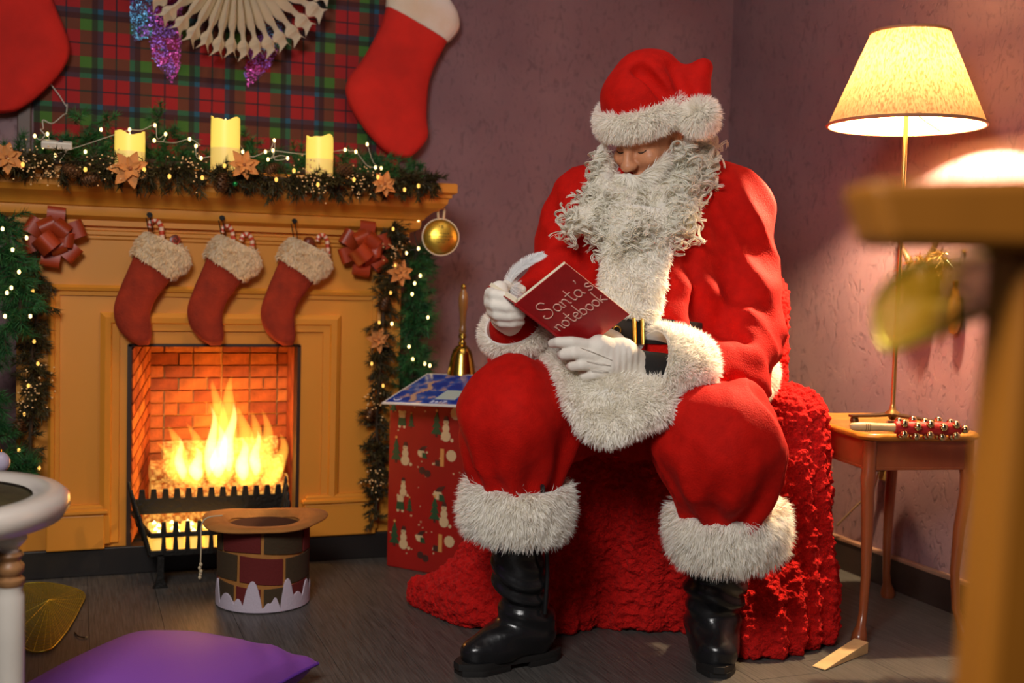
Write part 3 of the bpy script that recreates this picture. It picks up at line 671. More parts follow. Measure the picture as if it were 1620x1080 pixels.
# sweets peeping out of the stockings
M_cw = mat('candy_white', (.85, .60, .42), .3, coat=.3); M_cr = mat('candy_red', (.60, .06, .02), .3, coat=.3)
def candy(px, py, label, flip, s=1.0, dx=0.0):
    base = YP(px, py, sY + .012) + V(dx, 0, 0); t = thing('candy_cane', label, 'candy cane', base, 'candy canes in the stockings'); f = -1 if flip else 1
    path = bez([base + V(a * f, 0, b_) * s for a, b_ in ((.012, -.03), (.008, .0), (.004, .028), (-.008, .044), (-.024, .040), (-.030, .022))], 25)
    MB().tube(path, .0075 * s, 8).build('stick', M_cw, t, smooth=80)
    mb = MB()
    for k in range(1, 24, 4): mb.tube(path[k:k + 3], .0081 * s, 8)
    mb.build('stripes', M_cr, t, smooth=80)
candy(252, 372, 'striped candy cane in the left small stocking', False)
candy(352, 378, 'striped candy cane at the back of the middle small stocking', False, .9, .025)
candy(396, 392, 'striped candy cane at the front of the middle small stocking', False, .95, .0)
candy(515, 392, 'striped candy cane in the right small stocking', False, .9)
M_choc = mat('brown_sugar_glaze', (.16, .028, .008), .35)
lc = YP(277, 380, sY + .01); t = thing('lollipop', 'round brown lollipop in the left small stocking', 'lollipop', lc - UP * .03)
R = frame(V(.1, -1, .1)); MB().lathe([(.012, -.004), (.017, -.002), (.017, .002), (.012, .004)], lc, R, 16).build('disc', M_choc, t)
sp = np.array([lc + R[2] * .0045 + (R[0] * cos(a) + R[1] * sin(a)) * (.003 + .0016 * a) for a in np.linspace(0, 7.4, 40)]); MB().tube(sp, .0012, 5).build('swirl', M_cr, t)
MB().tube([lc, lc - UP * .045], .002, 6).build('stick', M_cw, t)
lc = YP(489, 383, sY + .01); t = thing('chocolate_drop', 'round chocolate sweet in the right small stocking', 'sweet', lc - UP * .02)
MB().ball(lc, (.019, .014, .018), 12, 8).build('sweet_top', M_choc, t, smooth=80); MB().tube([lc, lc - UP * .04], .004, 6).build('stick', M_choc, t)
# ================================================================== bows
M_bow = mat('rust_ribbon', (.40, .045, .008), .42, var=.2, vscale=10)
def bow(c, label):
    t = thing('ribbon_bow', label, 'bow', c, 'ribbon bows on the fireplace')
    for i, (ang_, L, lift, w_, hh) in enumerate([(85, .092, .12, .050, .030), (150, .088, .15, .050, .034), (200, .086, .12, .048, .030), (262, .090, .10, .052, .030), (318, .088, .12, .050, .030), (22, .092, .15, .050, .034),
                                              (118, .075, .55, .046, .044), (52, .072, .60, .046, .044), (350, .070, .55, .044, .040), (292, .066, .60, .044, .040), (222, .082, .75, .050, .060)]):
        a = radians(ang_); d = nz(V(cos(a), -lift, sin(a))); sd = nz(np.cross(d, V(0, -1, 0))); up = np.cross(sd, d)
        if up[1] > 0: up = -up
        b0 = c + V(0, -.010, 0); path = bez([b0, b0 + d * L * .45 + up * .002, b0 + d * L * .90 + up * .002, b0 + d * L + up * hh * .45, b0 + d * L * .92 + up * hh * .95, b0 + d * L * .5 + up * hh, b0 + d * L * .15 + up * hh * .45, b0 + up * .006], 22)
        tg = np.gradient(path, axis=0); rings = []
        for k in range(22):
            n_ = nz(np.cross(tg[k], sd)) * .0008; ww = w_ * .5 * min(1.0, .45 + .2 * min(k, 21 - k)); rings.append(np.array([path[k] - sd * ww + n_, path[k] + sd * ww + n_, path[k] + sd * ww - n_, path[k] - sd * ww - n_]))
        MB().loft(rings).build('loop', M_bow, t, smooth=60)
    MB().ball(c + V(0, -.014, 0), .012, 8, 6).build('knot', M_bow, t, smooth=80)
    return t
b1 = bow(V(-.062, 3.638, 1.022), 'rust ribbon bow on the left end of the fireplace front')
c = copy_tree(b1); c.location = Vector((.866, 3.638, 1.020)); c['label'] = 'rust ribbon bow on the right end of the fireplace front'
# ================================================================== garland along the shelf edge
gl = thing('shelf_garland', 'brown pine garland with amber flowers and cones along the mantel shelf edge', 'garland', (.42, 3.50, 1.236))
pth = bez([V(-.30, 3.50, 1.235), V(-.05, 3.495, 1.232), V(.2, 3.495, 1.226), V(.42, 3.495, 1.224), (.64, 3.495, 1.220), V(.86, 3.495, 1.230), V(1.07, 3.495, 1.244)], 60)
nm, st = MB(), MB(); st.tube(pth, .006, 6)
sprigs(nm, st, pth, 250, .062, .026, .8, per=44, bias=(0, -.30, -.70), width=.0034)
sprigs(nm, st, pth, 110, .042, .024, .7, per=36, bias=(0, -.5, .25), width=.0032)
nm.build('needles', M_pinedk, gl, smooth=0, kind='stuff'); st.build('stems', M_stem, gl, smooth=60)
def gp(px, py, Y=3.445): return YP(px, py, Y)
for (px, py), r_ in [((10, 250), .050), ((205, 268), .058), ((385, 262), .048), ((607, 292), .044)]: poinsettia(gl, gp(px, py), V(.1, -1, .15), r_, (M_amber, M_amber_c))
for (px, py), ax, L, r_ in [((113, 270), (1, .2, -.3), .050, .020), ((142, 284), (1, 0, .3), .052, .022), ((350, 290), (.2, 0, 1), .058, .023), ((545, 268), (1, .1, -.3), .05, .02), ((430, 268), (.6, .1, .6), .044, .018)]: cone_part(gl, gp(px, py), V(*ax), L, r_, M_cone)
for px, py, n_ in [(40, 258, 24), (70, 266, 34), (165, 262, 26), (305, 258, 30), (485, 278, 34), (505, 286, 20), (575, 290, 34)]: berries(gl, gp(px, py, 3.442), n_, (0, -1, 0), (.026, .006, .026))
hl = MB().add([], []) if 0 else None
bulbs(gl, [gp(px, py, 3.437) for px, py in [(36, 260), (135, 268), (268, 279), (320, 281), (437, 284), (465, 270), (503, 292), (560, 284), (640, 300), (662, 294), (598, 280), (355, 262), (228, 268)]], M_bulb2, .0050)
for (px, py) in [(372, 291)]: MB().ball(gp(px, py), .008, 8, 6).build('green_bauble', mat('green_foil', (.01, .25, .06), .25, metal=.6), gl, smooth=80)
# ================================================================== real greenery and lights on the shelf
gg = thing('mantel_greenery', 'green pine branches lying along the back of the mantel shelf', 'greenery', (.42, 3.70, 1.236))
pth2 = bez([V(-.20, 3.68, 1.262), V(.05, 3.70, 1.268), V(.3, 3.68, 1.265), V(.5, 3.70, 1.262), V(.7, 3.69, 1.262), V(.92, 3.67, 1.262), V(1.05, 3.64, 1.262)], 60)
nm, st = MB(), MB(); st.tube(pth2, .007, 6)
sprigs(nm, st, pth2, 170, .060, .030, .9, per=60, bias=(0, -.25, .35), width=.0021)
for px, py in [(120, 190), (170, 190), (250, 185), (100, 205), (75, 225), (150, 215), (270, 215), (300, 222), (390, 215), (410, 220), (470, 222), (590, 240), (600, 250), (545, 250), (570, 245), (220, 240), (440, 240), (250, 195), (125, 180), (255, 176), (465, 232), (395, 228)]:
    q = YP(px, py, 3.66 + RNG.uniform(0, .08)); b0 = V(q[0] + RNG.uniform(-.05, .05), 3.69, 1.25); sprigs(nm, st, np.array([b0, b0 * .5 + q * .5, q]), 7, .035, .030, .8, per=54, bias=(0, 0, .5), width=.0021)
nm.build('needles', M_pine, gg, smooth=0, kind='stuff'); st.build('stems', M_stem, gg, smooth=60)
fl_ = thing('fairy_lights', 'clear wire fairy lights tangled in the greenery on the mantel shelf', 'fairy lights', (.42, 3.60, 1.24))
lp = [(55, 215), (75, 212), (68, 232), (110, 228), (88, 245), (205, 205), (245, 198), (262, 212), (244, 222), (300, 220), (310, 231), (318, 250), (377, 226), (384, 240), (420, 240), (434, 222), (424, 252), (455, 250), (432, 238), (546, 237), (563, 240), (594, 265), (603, 266), (581, 228), (160, 205), (135, 240)]
lpts = [YP(x, y, 3.585 + RNG.uniform(0, .05)) for x, y in lp]; bulbs(fl_, lpts, M_bulb, .0042)
def wire(parent, pts, r=.0010, m=M_wire):
    q = []
    for a_, b_ in zip(pts[:-1], pts[1:]): q += [a_, (a_ + b_) / 2 + RNG.normal(size=3) * .010 + V(0, 0, -.012)]
    q.append(pts[-1]); return MB().tube(bez(q, len(q) * 5), r, 5).build('wire', m, parent, smooth=80)
wire(fl_, lpts[:6]); wire(fl_, lpts[5:13]); wire(fl_, lpts[12:19]); wire(fl_, lpts[18:24])
wire(fl_, [YP(x, y, Y) for x, y, Y in [(78, 130, 3.90), (92, 148, 3.88), (106, 165, 3.86), (100, 182, 3.80), (68, 190, 3.72), (64, 205, 3.65), (68, 218, 3.60)]], .0020)
# LED candles
M_led = mat('led_wax', (.80, .62, .16), .45, emit=(1.0, .72, .10), es=.62)
M_led2 = mat('led_wax_base', (.78, .62, .20), .45, emit=(1.0, .70, .16), es=.34)
def led(x0, x1, z1, label, cup=1):
    r = (x1 - x0) / 2; c = V((x0 + x1) / 2, 3.575, 1.2362); t = thing('led_candle', label, 'candle', c, 'electric candles on the mantel shelf')
    n = 28; a = np.arange(n) * 2 * pi / n; H_ = z1 - c[2]; zz = H_ + .006 * np.sin(a * 2 + cup) + .003 * np.sin(a * 5)
    ring = lambda rr, z: c + np.stack([rr * np.cos(a), rr * np.sin(a), z], 1)
    MB().loft([ring(r * .97, np.full(n, 0)), ring(r, np.full(n, .003)), ring(r, np.full(n, H_ * .45))], True, False).build('lower_body', M_led2, t, smooth=50)
    MB().loft([ring(r, np.full(n, H_ * .45)), ring(r, np.full(n, H_ * .8)), ring(r * .985, zz), ring(r * .9, zz - .001), ring(r * .84, np.full(n, H_ - .02)), ring(r * .3, np.full(n, H_ - .026))], False, True).build('upper_body', M_led, t, smooth=50)
    MB().lathe([(.003, 0), (.006, .008), (.004, .018), (.0006, .028)], c + UP * (H_ - .026), n=8).build('flame_tip', M_flm, t, smooth=80)
led(.103, .189, 1.336, 'short glowing yellow candle at the left of the mantel shelf')
led(.378, .465, 1.397, 'tall glowing yellow candle in the middle of the mantel shelf', 2.2)
led(.668, .752, 1.362, 'short glowing yellow candle at the right of the mantel shelf', 3.5)
bx = thing('battery_box', 'white battery box of the fairy lights on the mantel shelf', 'battery box', YP(90, 232, 3.56))
cbb = YP(90, 229, 3.60); M_wp = mat('white_plastic', (.62, .62, .55), .4)
MB().obox(cbb, (.042, .016, .010), frame(V(0, -.3, 1), V(1, 0, -.12))).build('case', M_wp, bx, smooth=0, bev=.003); MB().obox(cbb + V(.01, -.008, .010), (.006, .004, .003)).build('switch', M_iron, bx, smooth=0)
MB().obox(cbb + V(-.02, -.004, .0102), (.016, .010, .0008), frame(V(0, -.3, 1), V(1, 0, -.12))).build('battery_door', M_wp, bx, smooth=0)
# ================================================================== the seated person
def cloth(name, c, rough=.8, fuzz=.5, sc=260):
    m = mat(name, c, rough, sheen=fuzz, bump=.35, bscale=sc, detail=2, var=.12, vscale=40, spec=.12, bdist=.004); return m
M_velour = cloth('red_velour', (.49, .006, .0025), fuzz=.08)
M_fur = fur_mat('white_fur', (.99, .962, .90))
M_skin = mat('warm_skin', (.60, .255, .125), .45, var=.14, vscale=35, bump=.12, bscale=180, spec=.4)
M_leather = mat('black_leather', (.010, .010, .011), .26, bump=.30, bscale=34, spec=.6, detail=6, bdist=.006)
M_glove = mat('white_cotton_glove', (.80, .74, .64), .75, bump=.12, bscale=120)
M_beltm = mat('black_belt', (.012, .012, .013), .4)
M_gold = mat('polished_brass', (.80, .52, .12), .18, metal=1.0)
santa = thing('person', 'person in red suit and fur trimmed hat with white beard, seated reading a red notebook', 'person', tuple(G(1000, 1040)))
def qmesh(sd, it=1, fold=None):
    v, q = sd.mesh(); v = smooth_mesh(v, q, it)
    if fold is not None:
        n = normals(v, q); v = v + n * fold(v)[:, None]
    return v, q
def box_of(pts, pad): 
    p = np.array(pts); return p.min(0) - pad, p.max(0) + pad
# ---- jacket
j = {k: P(*v) for k, v in dict(chest=(1040, 345, 2.97), belly=(1020, 540, 2.90), hip=(1035, 600, 2.95), shL=(935, 335, 2.97), shR=(1150, 338, 2.97), elL=(872, 480, 2.93), wrL=(822, 522, 2.72), elR=(1172, 530, 2.91), bendR=(1165, 588, 2.80), wrR=(1085, 594, 2.69), neck=(1030, 300, 2.97)).items()}
lo, hi = box_of(list(j.values()), .26)
s = SDF(lo, hi, .0085)
s.u(s.cap(j['chest'], j['belly'], .175, .205)).u(s.ell(j['hip'], (.25, .20, .115), np.array([LEVEL_R, LEVEL_F, UP])), .06)
s.u(s.cap(j['shL'], j['shR'], .098, .104), .08).u(s.cap(j['neck'], j['chest'], .09, .12), .06)
s.u(s.cap(j['shR'], j['elR'], .106, .108), .05).u(s.cap(j['elR'], j['bendR'], .104, .094), .04).u(s.cap(j['bendR'], j['wrR'], .086, .074), .03)
s.u(s.cap(j['shL'], j['elL'], .098, .088), .05).u(s.cap(j['elL'], j['wrL'], .082, .070), .03)
# crease between the sleeve and the body
s.sub(s.cap(P(1082, 330, 2.80), P(1105, 520, 2.76), .006, .012), .05)
s.sub(s.cap(P(1098, 505, 2.74), P(1170, 545, 2.76), .010, .006), .05); s.sub(s.cap(P(1120, 530, 2.72), P(1195, 600, 2.80), .004, .008), .035)
s.sub(s.cap(P(905, 350, 2.84), P(925, 470, 2.76), .005, .010), .04)
def ridge(q, s_, off=0.0): return 1 - np.abs(2 * vn(q, s_, off) - 1)
def jfold(v):
    q = np.stack([(v - CAM_C) @ LEVEL_R, (v - CAM_C) @ LEVEL_F, v[:, 2]], 1)
    f = .007 * np.sin(q[:, 2] * 44 + 10 * vn(q, 7) + q[:, 0] * 22) * np.clip(vn(q, 9, 3) * 1.9 - .55, 0, 1)
    elb = np.exp(-((np.linalg.norm(v - j['bendR'], axis=1)) / .14) ** 2); f += elb * .010 * np.sin((q[:, 2] * .8 + q[:, 0] * .6) * 75 + 5 * vn(q, 8))
    elb = np.exp(-((np.linalg.norm(v - j['elL'], axis=1)) / .13) ** 2); f += elb * .009 * np.sin((q[:, 2] * .8 - q[:, 0] * .6) * 70 + 5 * vn(q, 8))
    qa = q * V(1.0, 1.0, .45); qb = np.stack([q[:, 0] + .6 * q[:, 2], q[:, 1], (q[:, 2] - .6 * q[:, 0]) * .4], 1)
    return f + .024 * (ridge(qa, 6, 3) - .6) + .014 * (ridge(qb, 13, 8) - .6) + .004 * (vn(q, 30) - .5)
v, q = qmesh(s, 2, jfold); MB().add(v, q).build('jacket', M_velour, santa, smooth=180)
# ---- trousers
hipL, knL, shL_ = P(945, 632, 2.98), P(817, 662, 2.66), P(817, 770, 2.70)
hipR, knR, shR_ = P(1105, 645, 2.98), P(1140, 705, 2.60), P(1150, 808, 2.66)
lo, hi = box_of([hipL, knL, shL_, hipR, knR, shR_], .2); s = SDF(lo, hi, .009)
s.u(s.cap(hipL, knL, .125, .122)).u(s.cap(knL, shL_, .118, .092), .05).u(s.cap(hipR, knR, .13, .132), .05).u(s.cap(knR, shR_, .128, .100), .05)
s.u(s.cap(hipL, hipR, .13, .13), .06);
s.u(s.cap(hipL + UP * .05, knL + UP * .035, .10, .085), .05); s.u(s.cap(hipR + UP * .05, knR + UP * .035, .10, .09), .05) 
def tfold(v):
    q = np.stack([(v - CAM_C) @ LEVEL_R, (v - CAM_C) @ LEVEL_F, v[:, 2]], 1); a = np.arctan2(q[:, 0] - .0, q[:, 1] - 2.66)
    f = 0
    for kn, sh_ in ((knL, shL_), (knR, shR_)):
        c = (kn + sh_) / 2; d = v - c; dx, dy = d @ LEVEL_R, d @ LEVEL_F; near = np.exp(-(np.linalg.norm(d, axis=1) / .15) ** 2)
        an = np.arctan2(dx, -dy); low = np.clip((kn[2] - .01 - v[:, 2]) / .08, 0, 1)
        f = f + near * low * .012 * np.sin(an * 9 + 4 * vn(q, 8))
    qa = q * V(1.2, 1.0, .4)
    kz = np.clip((knR[2] + .02 - v[:, 2]) / .12, 0, 1)
    return f + .030 * (ridge(qa, 7, 1) - .6) + (.010 + .016 * kz) * (ridge(q * V(1.3, 1, .25), 15, 4) - .6) + .006 * np.sin(q[:, 0] * 50 + q[:, 2] * 30 + 9 * vn(q, 6, 5)) * np.clip(vn(q, 7, 8) * 2 - .7, 0, 1)
v, q = qmesh(s, 2, tfold); MB().add(v, q).build('trousers', M_velour, santa, smooth=180)
# ---- fur trims
def fur_ring(c, R, rx, ry, hgt, n, L, name, th=.016, comb=-.55, wid=.0034, tilt=None, clump=.022, open_gap=None, droop=.12, curl=.1):
    mb = MB(); n_a, n_z = 48, 9; a = np.arange(n_a) * 2 * pi / n_a; rings = []
    for i in range(n_z + 1):
        t_ = i / n_z; z = (t_ - .5) * hgt; b = sin(pi * t_) ** .45 * th
        rings.append(np.asarray(c) + np.stack([(rx + b) * np.cos(a), (ry + b) * np.sin(a), np.full(n_a, z)], 1) @ R)
    inner = [np.asarray(c) + np.stack([(rx - .004) * np.cos(a), (ry - .004) * np.sin(a), np.full(n_a, z)], 1) @ R for z in (hgt * .5, 0, -hgt * .5)]
    mb.loft(rings + inner + [rings[0]], False, False)
    v, qd = np.concatenate(rings), mb.f[0][: n_a * n_z]; p, nn = sample(v, qd, n)
    strands(mb, p, nn + R[2] * comb + RNG.normal(size=(n, 3)) * .25, L, wid, droop=droop, curl=curl, clump=clump)
    return mb.build(name, M_fur, santa, smooth=60)
# ---- boots
def boot(pts_r, foot, sole, name):
    allp = [p for p, r_ in pts_r] + [p for p, r_ in foot]; lo, hi = box_of(allp, .13); lo[2] = -.01; s = SDF(lo, hi, .0055)
    for (a, ra), (b_, rb) in zip(pts_r[:-1], pts_r[1:]): s.u(s.cap(a, b_, ra, rb), .03)
    for (a, ra), (b_, rb) in zip(foot[:-1], foot[1:]): s.u(s.cap(a, b_, ra, rb), .035)
    # flat underside
    s.d = np.maximum(s.d, .022 - s.p[..., 2])
    top = pts_r[0][0]; s.d = np.maximum(s.d, s.p[..., 2] - top[2])
    ank = foot[0][0]
    def bf(v):
        qv = v * 1.0; w_ = np.exp(-((v[:, 2] - .17) / .085) ** 2)
        return w_ * .0055 * np.sin(v[:, 2] * 125 + 6 * vn(qv, 9) + (v @ LEVEL_R) * 30) + .004 * (vn(qv, 22) - .5)
    v, qd = qmesh(s, 2, bf); o = MB().add(v, qd).build(name, M_leather, santa, smooth=180)
    # sole with heel
    c = np.array([p for p, r_ in foot]); mb = MB(); ax = nz((c[-1] - c[0]) * V(1, 1, 0)); sd = V(-ax[1], ax[0], 0); L = np.linalg.norm((c[-1] - c[0])[:2])
    def outline(s0, s1, n=14):
        up_, dn = [], []
        for t_ in np.linspace(0, 1, n):
            s_ = s0 + (s1 - s0) * t_; w_ = np.interp(s_, [-.075, -.05, 0, .08, .15, .20, L, L + .045, L + .058], [.018, .036, .041, .037, .045, .050, .048, .026, .010]); up_.append((s_, w_)); dn.append((s_, -w_))
        return np.array(up_ + dn[::-1])
    def slab(s0, s1, z0, z1):
        pl = outline(s0, s1); b0 = V(c[0][0], c[0][1], 0); ring = lambda k, z: b0 + pl[:, :1] * ax * 1.0 + pl[:, 1:] * sd * k + UP * z
        mb.loft([ring(1, z0), ring(1.03, (z0 + z1) / 2), ring(1.02, z1)])
    slab(-.072, L + .056, .014, .030); slab(-.072, .03, 0, .014); slab(.085, L + .05, .0, .014)
    mb.build('sole', mat('rubber_sole', (.012, .011, .010), .6), o, smooth=40)
    return o
aL = P(833, 985, 2.80); heelL, toeL = G(868, 1040), G(719, 1068)
hL = V(heelL[0], heelL[1], .058) + nz(toeL - heelL) * .05; tL = V(toeL[0], toeL[1], .045) - nz(toeL - heelL) * .06
bl = boot([(P(818, 830, 2.735), .070), (P(822, 905, 2.76), .062), (P(832, 968, 2.79), .056), (hL + UP * .035, .056)], [(hL, .048), (hL * .62 + tL * .38 + UP * .018, .046), (hL * .3 + tL * .7 + UP * .0, .044), (tL, .040)], None, 'boot')
zp = [P(x, y, d) for x, y, d in [(858, 768, 2.60), (862, 830, 2.66), (866, 900, 2.705), (862, 970, 2.735)]]
MB().tube(bez(zp, 16), .0055, 6).build('zip', M_beltm, bl, smooth=80)
heelR, toeR = G(1120, 1026), G(1143, 1092)
dR = nz((toeR - heelR)); hR = V(heelR[0], heelR[1], .058); tR = hR + dR * .17; tR[2] = .045
br_ = boot([(P(1135, 870, 2.80), .072), (P(1132, 930, 2.83), .068), (P(1128, 975, 2.86), .060), (hR + UP * .05, .056)], [(hR, .052), (hR * .6 + tR * .4 + UP * .02, .053), (hR * .25 + tR * .75 + UP * .004, .052), (tR, .047)], None, 'boot')
Rlev = np.array([LEVEL_R, LEVEL_F, UP])
def tilt(deg_roll, deg_pitch=0):
    a, b_ = radians(deg_roll), radians(deg_pitch); x = LEVEL_R * cos(a) - UP * sin(a); z = UP * cos(a) + LEVEL_R * sin(a)
    y = LEVEL_F * cos(b_) + z * sin(b_); z2 = z * cos(b_) - LEVEL_F * sin(b_); return np.array([x, y, z2])
fur_ring(P(818, 798, 2.70), tilt(2, 6), .108, .106, .118, 17000, .030, 'boot_fur_cuff', comb=-.6, wid=.0030)
fur_ring(P(1150, 832, 2.68), tilt(-6, 10), .116, .110, .114, 17000, .034, 'boot_fur_cuff', comb=-.7, wid=.0030, droop=.25)
# sleeve cuffs
axR = nz(P(1012, 568, 2.615) - P(1118, 600, 2.70)); cR = P(1064, 586, 2.655); fur_ring(cR, frame(axR, UP), .080, .076, .135, 20000, .022, 'sleeve_fur_cuff', comb=.25, wid=.0030, droop=.15, th=.014)
axL = nz(P(806, 492, 2.66) - P(832, 545, 2.76)); fur_ring(P(816, 522, 2.705), frame(axL, LEVEL_R), .070, .060, .045, 9000, .018, 'sleeve_fur_cuff', comb=.1, wid=.0028, th=.012)
# front placket and hem: furry bands along a path
def fur_band(path, widths, th, n, L, name, face, comb, m=M_fur, wid=.0032, droop=.15, clump=.02, jit=.3):
    path = bez(path, 26); w_ = np.interp(np.linspace(0, 1, 26), np.linspace(0, 1, len(widths)), widths); t = np.gradient(path, axis=0); rings = []; a = np.arange(12) * 2 * pi / 12
    face = np.asarray(face, float); fc = face if face.ndim == 2 else np.tile(face, (26, 1))
    if len(fc) != 26: fc = np.stack([np.interp(np.linspace(0, 1, 26), np.linspace(0, 1, len(fc)), fc[:, k]) for k in range(3)], 1)
    for i in range(26):
        tt = nz(t[i]); f_ = nz(fc[i] - tt * (fc[i] @ tt)); sd = np.cross(tt, f_); rings.append(path[i] + np.cos(a)[:, None] * sd * w_[i] + np.sin(a)[:, None] * f_ * th)
    mb = MB().loft(rings); v = np.concatenate(rings); p, nn = sample(v, mb.f[0], n); cc = np.array([path[np.argmin(((path - a_) ** 2).sum(1))] for a_ in p]); nn = nn * np.sign(((p - cc) * nn).sum(1))[:, None]
    strands(mb, p, nn + np.asarray(comb) + RNG.normal(size=(n, 3)) * jit, L, wid, droop=droop, clump=clump); return mb.build(name, m, santa, smooth=60)
fwd = -LEVEL_F
fur_band([P(1015, 330, 2.765), P(1008, 400, 2.735), P(1000, 450, 2.705), P(992, 505, 2.675)], [.075, .080, .078, .070], .020, 15000, .017, 'front_fur_placket', fwd, V(0, 0, -.6))
fur_band([P(832, 556, 2.74), P(868, 566, 2.69), P(905, 592, 2.62), P(932, 640, 2.56), P(955, 672, 2.535), P(1005, 655, 2.54), P(1060, 640, 2.57), P(1110, 628, 2.64)], [.022, .030, .036, .048, .046, .042, .036, .03], .022, 17000, .022, 'hem_fur', fwd * .8 + UP * .5, V(0, 0, -.35))
fur_band([P(905, 580, 2.66), P(960, 610, 2.575), P(1010, 625, 2.56), P(1050, 615, 2.58)], [.03, .05, .05, .03], .022, 7000, .020, 'hem_fur', fwd * .7 + UP * .7, V(0, 0, -.2))
fur_band([P(1196, 618, 2.88), P(1210, 600, 2.93), P(1214, 580, 3.0)], [.03, .034, .03], .022, 4000, .020, 'hem_fur', LEVEL_R * .6 + fwd * .6, V(0, 0, -.3))
# belt with buckle
bp_ = bez([P(930, 520, 2.715), P(965, 522, 2.685), P(1010, 523, 2.675), P(1060, 525, 2.70), P(1110, 530, 2.77)], 20); rings = []
for i in range(20): rings.append(np.array([bp_[i] + UP * .030 + fwd * .004, bp_[i] - UP * .030 + fwd * .004, bp_[i] - UP * .030 - fwd * .006, bp_[i] + UP * .030 - fwd * .006]))
blt = MB().loft(rings).build('belt', M_beltm, santa, smooth=30)
for x in (1003, 1016): MB().tube([P(x, 503, 2.662), P(x + 1, 545, 2.655)], .006, 6).build('buckle_bar', M_gold, blt, smooth=60)
MB().tube([P(976, 522, 2.668) + (LEVEL_R * cos(a) + UP * sin(a)) * .009 for a in np.linspace(0, 2 * pi, 16)], .002, 5, cap=False).build('eyelet', M_gold, blt, smooth=80)
# ---- head
HC = P(1029, 209, 2.88)
hy, hp, hr = radians(44), radians(27), radians(-3)
f0 = -LEVEL_F * cos(hy) - LEVEL_R * sin(hy); HF = nz(f0 * cos(hp) - UP * sin(hp)); HR = nz(np.cross(HF, UP)); HR = nz(HR * cos(hr) + np.cross(HF, HR) * sin(hr)); HU = np.cross(HR, HF)
def Hd(x, y, z): return HC + HR * x + HF * y + HU * z
lo, hi = box_of([HC, j['chest']], .18); s = SDF(lo, hi, .0036); RH = np.array([HR, HF, HU])
s.u(s.ell(Hd(0, 0, .035), (.079, .098, .090), RH)).u(s.ell(Hd(0, .035, -.045), (.066, .066, .075), RH), .03)
s.u(s.cap(Hd(0, -.03, -.05), j['chest'], .062, .075), .03)
s.u(s.ell(Hd(0, .092, .010), (.060, .018, .013), RH), .02)                                     # brow
for sx in (-1, 1):
    s.u(s.ell(Hd(sx * .040, .078, -.036), (.026, .022, .020), RH), .02)                        # cheek
    s.u(s.ell(Hd(sx * .080, -.005, -.012), (.010, .020, .032), RH), .008)                      # ear
    s.sub(s.ell(Hd(sx * .032, .103, -.010), (.019, .013, .010), RH), .012)                     # socket
    s.u(s.ell(Hd(sx * .031, .083, -.011), (.0155, .0135, .0115), RH), .004)                    # lowered eyelid over the eye
    s.u(s.ell(Hd(sx * .014, .112, -.047), (.0095, .012, .0085), RH), .008)                     # nostril wing
s.u(s.cap(Hd(0, .098, .002), Hd(0, .118, -.042), .0095, .0130), .012).u(s.ell(Hd(0, .121, -.046), (.0145, .0135, .0120), RH), .008)
s.u(s.ell(Hd(0, .095, -.078), (.026, .012, .009), RH), .008).u(s.ell(Hd(0, .085, -.105), (.028, .022, .022), RH), .02)
v, qd = qmesh(s, 1); body = MB().add(v, qd).build('head_and_neck', M_skin, santa, smooth=180)
M_lash = mat('dark_lashes', (.035, .018, .010), .7)
for sx in (-1, 1):
    lash = bez([Hd(sx * .031 + a, .0955 - abs(a) ** 1.5 * 3.2, -.0165 + b_) for a, b_ in ((-.015, .003), (-.008, -.001), (0, -.002), (.008, -.001), (.015, .003))], 14)
    MB().tube(lash, [.0006] + [.0016] * 12 + [.0006], 6).build('eyelash_line', M_lash, body, smooth=80)
    br2 = MB(); p_ = np.array([Hd(sx * (.014 + .036 * t_), .1075 - .020 * t_ ** 2, .010 + .006 * sin(t_ * pi)) for t_ in RNG.random(160)]); strands(br2, p_, np.tile(HF * .5 + HR * sx * .8, (160, 1)), .010, .0012, seg=2); br2.build('eyebrow', M_fur, body, smooth=0)
MB().tube(bez([Hd(x, .1065 - abs(x) * .35, -.0785 - abs(x) * .12) for x in (-.024, -.01, 0, .01, .024)], 12), .0016, 6).build('mouth_line', mat('lip_shadow', (.20, .06, .04), .5), body, smooth=80)
# ---- hat
lo, hi = box_of([P(1035, 120, 2.88), P(1035, 190, 2.88)], .22); s = SDF(lo, hi, .0055)
RHt = np.array([HR, HF, HU])
s.u(s.ell(Hd(0, -.008, .085), (.107, .122, .105), RHt)); s.u(s.cap(P(1022, 150, 2.87), P(1022, 120, 2.87), .09, .055), .05)
s.u(s.cap(P(1008, 108, 2.83), P(1045, 108, 2.85), .026, .030), .035).u(s.cap(P(1045, 110, 2.83), P(1088, 165, 2.80), .030, .024), .025)
s.u(s.cap(P(1020, 108, 2.80), P(1075, 170, 2.775), .018, .016), .03)
s.u(s.cap(P(1075, 125, 2.83), P(1113, 107, 2.80), .028, .018), .025).u(s.cap(P(1113, 107, 2.80), P(1108, 170, 2.77), .018, .022), .02).u(s.cap(P(1092, 135, 2.80), P(1100, 175, 2.77), .03, .03), .03)
s.sub(s.cap(P(1012, 112, 2.772), P(1078, 178, 2.738), .020, .012), .022); s.sub(s.cap(P(1066, 104, 2.775), P(1094, 170, 2.745), .018, .012), .018)
s.d = np.maximum(s.d, -((s.p - Hd(0, 0, .045).astype(np.float32)) @ HU.astype(np.float32)))
v, qd = qmesh(s, 1, lambda v: .004 * (vn(v, 14) - .5)); hat = MB().add(v, qd).build('hat', M_velour, santa, smooth=180)
def child_of(o, par):
    o.parent = par; o.matrix_parent_inverse = wm(par).inverted(); return o
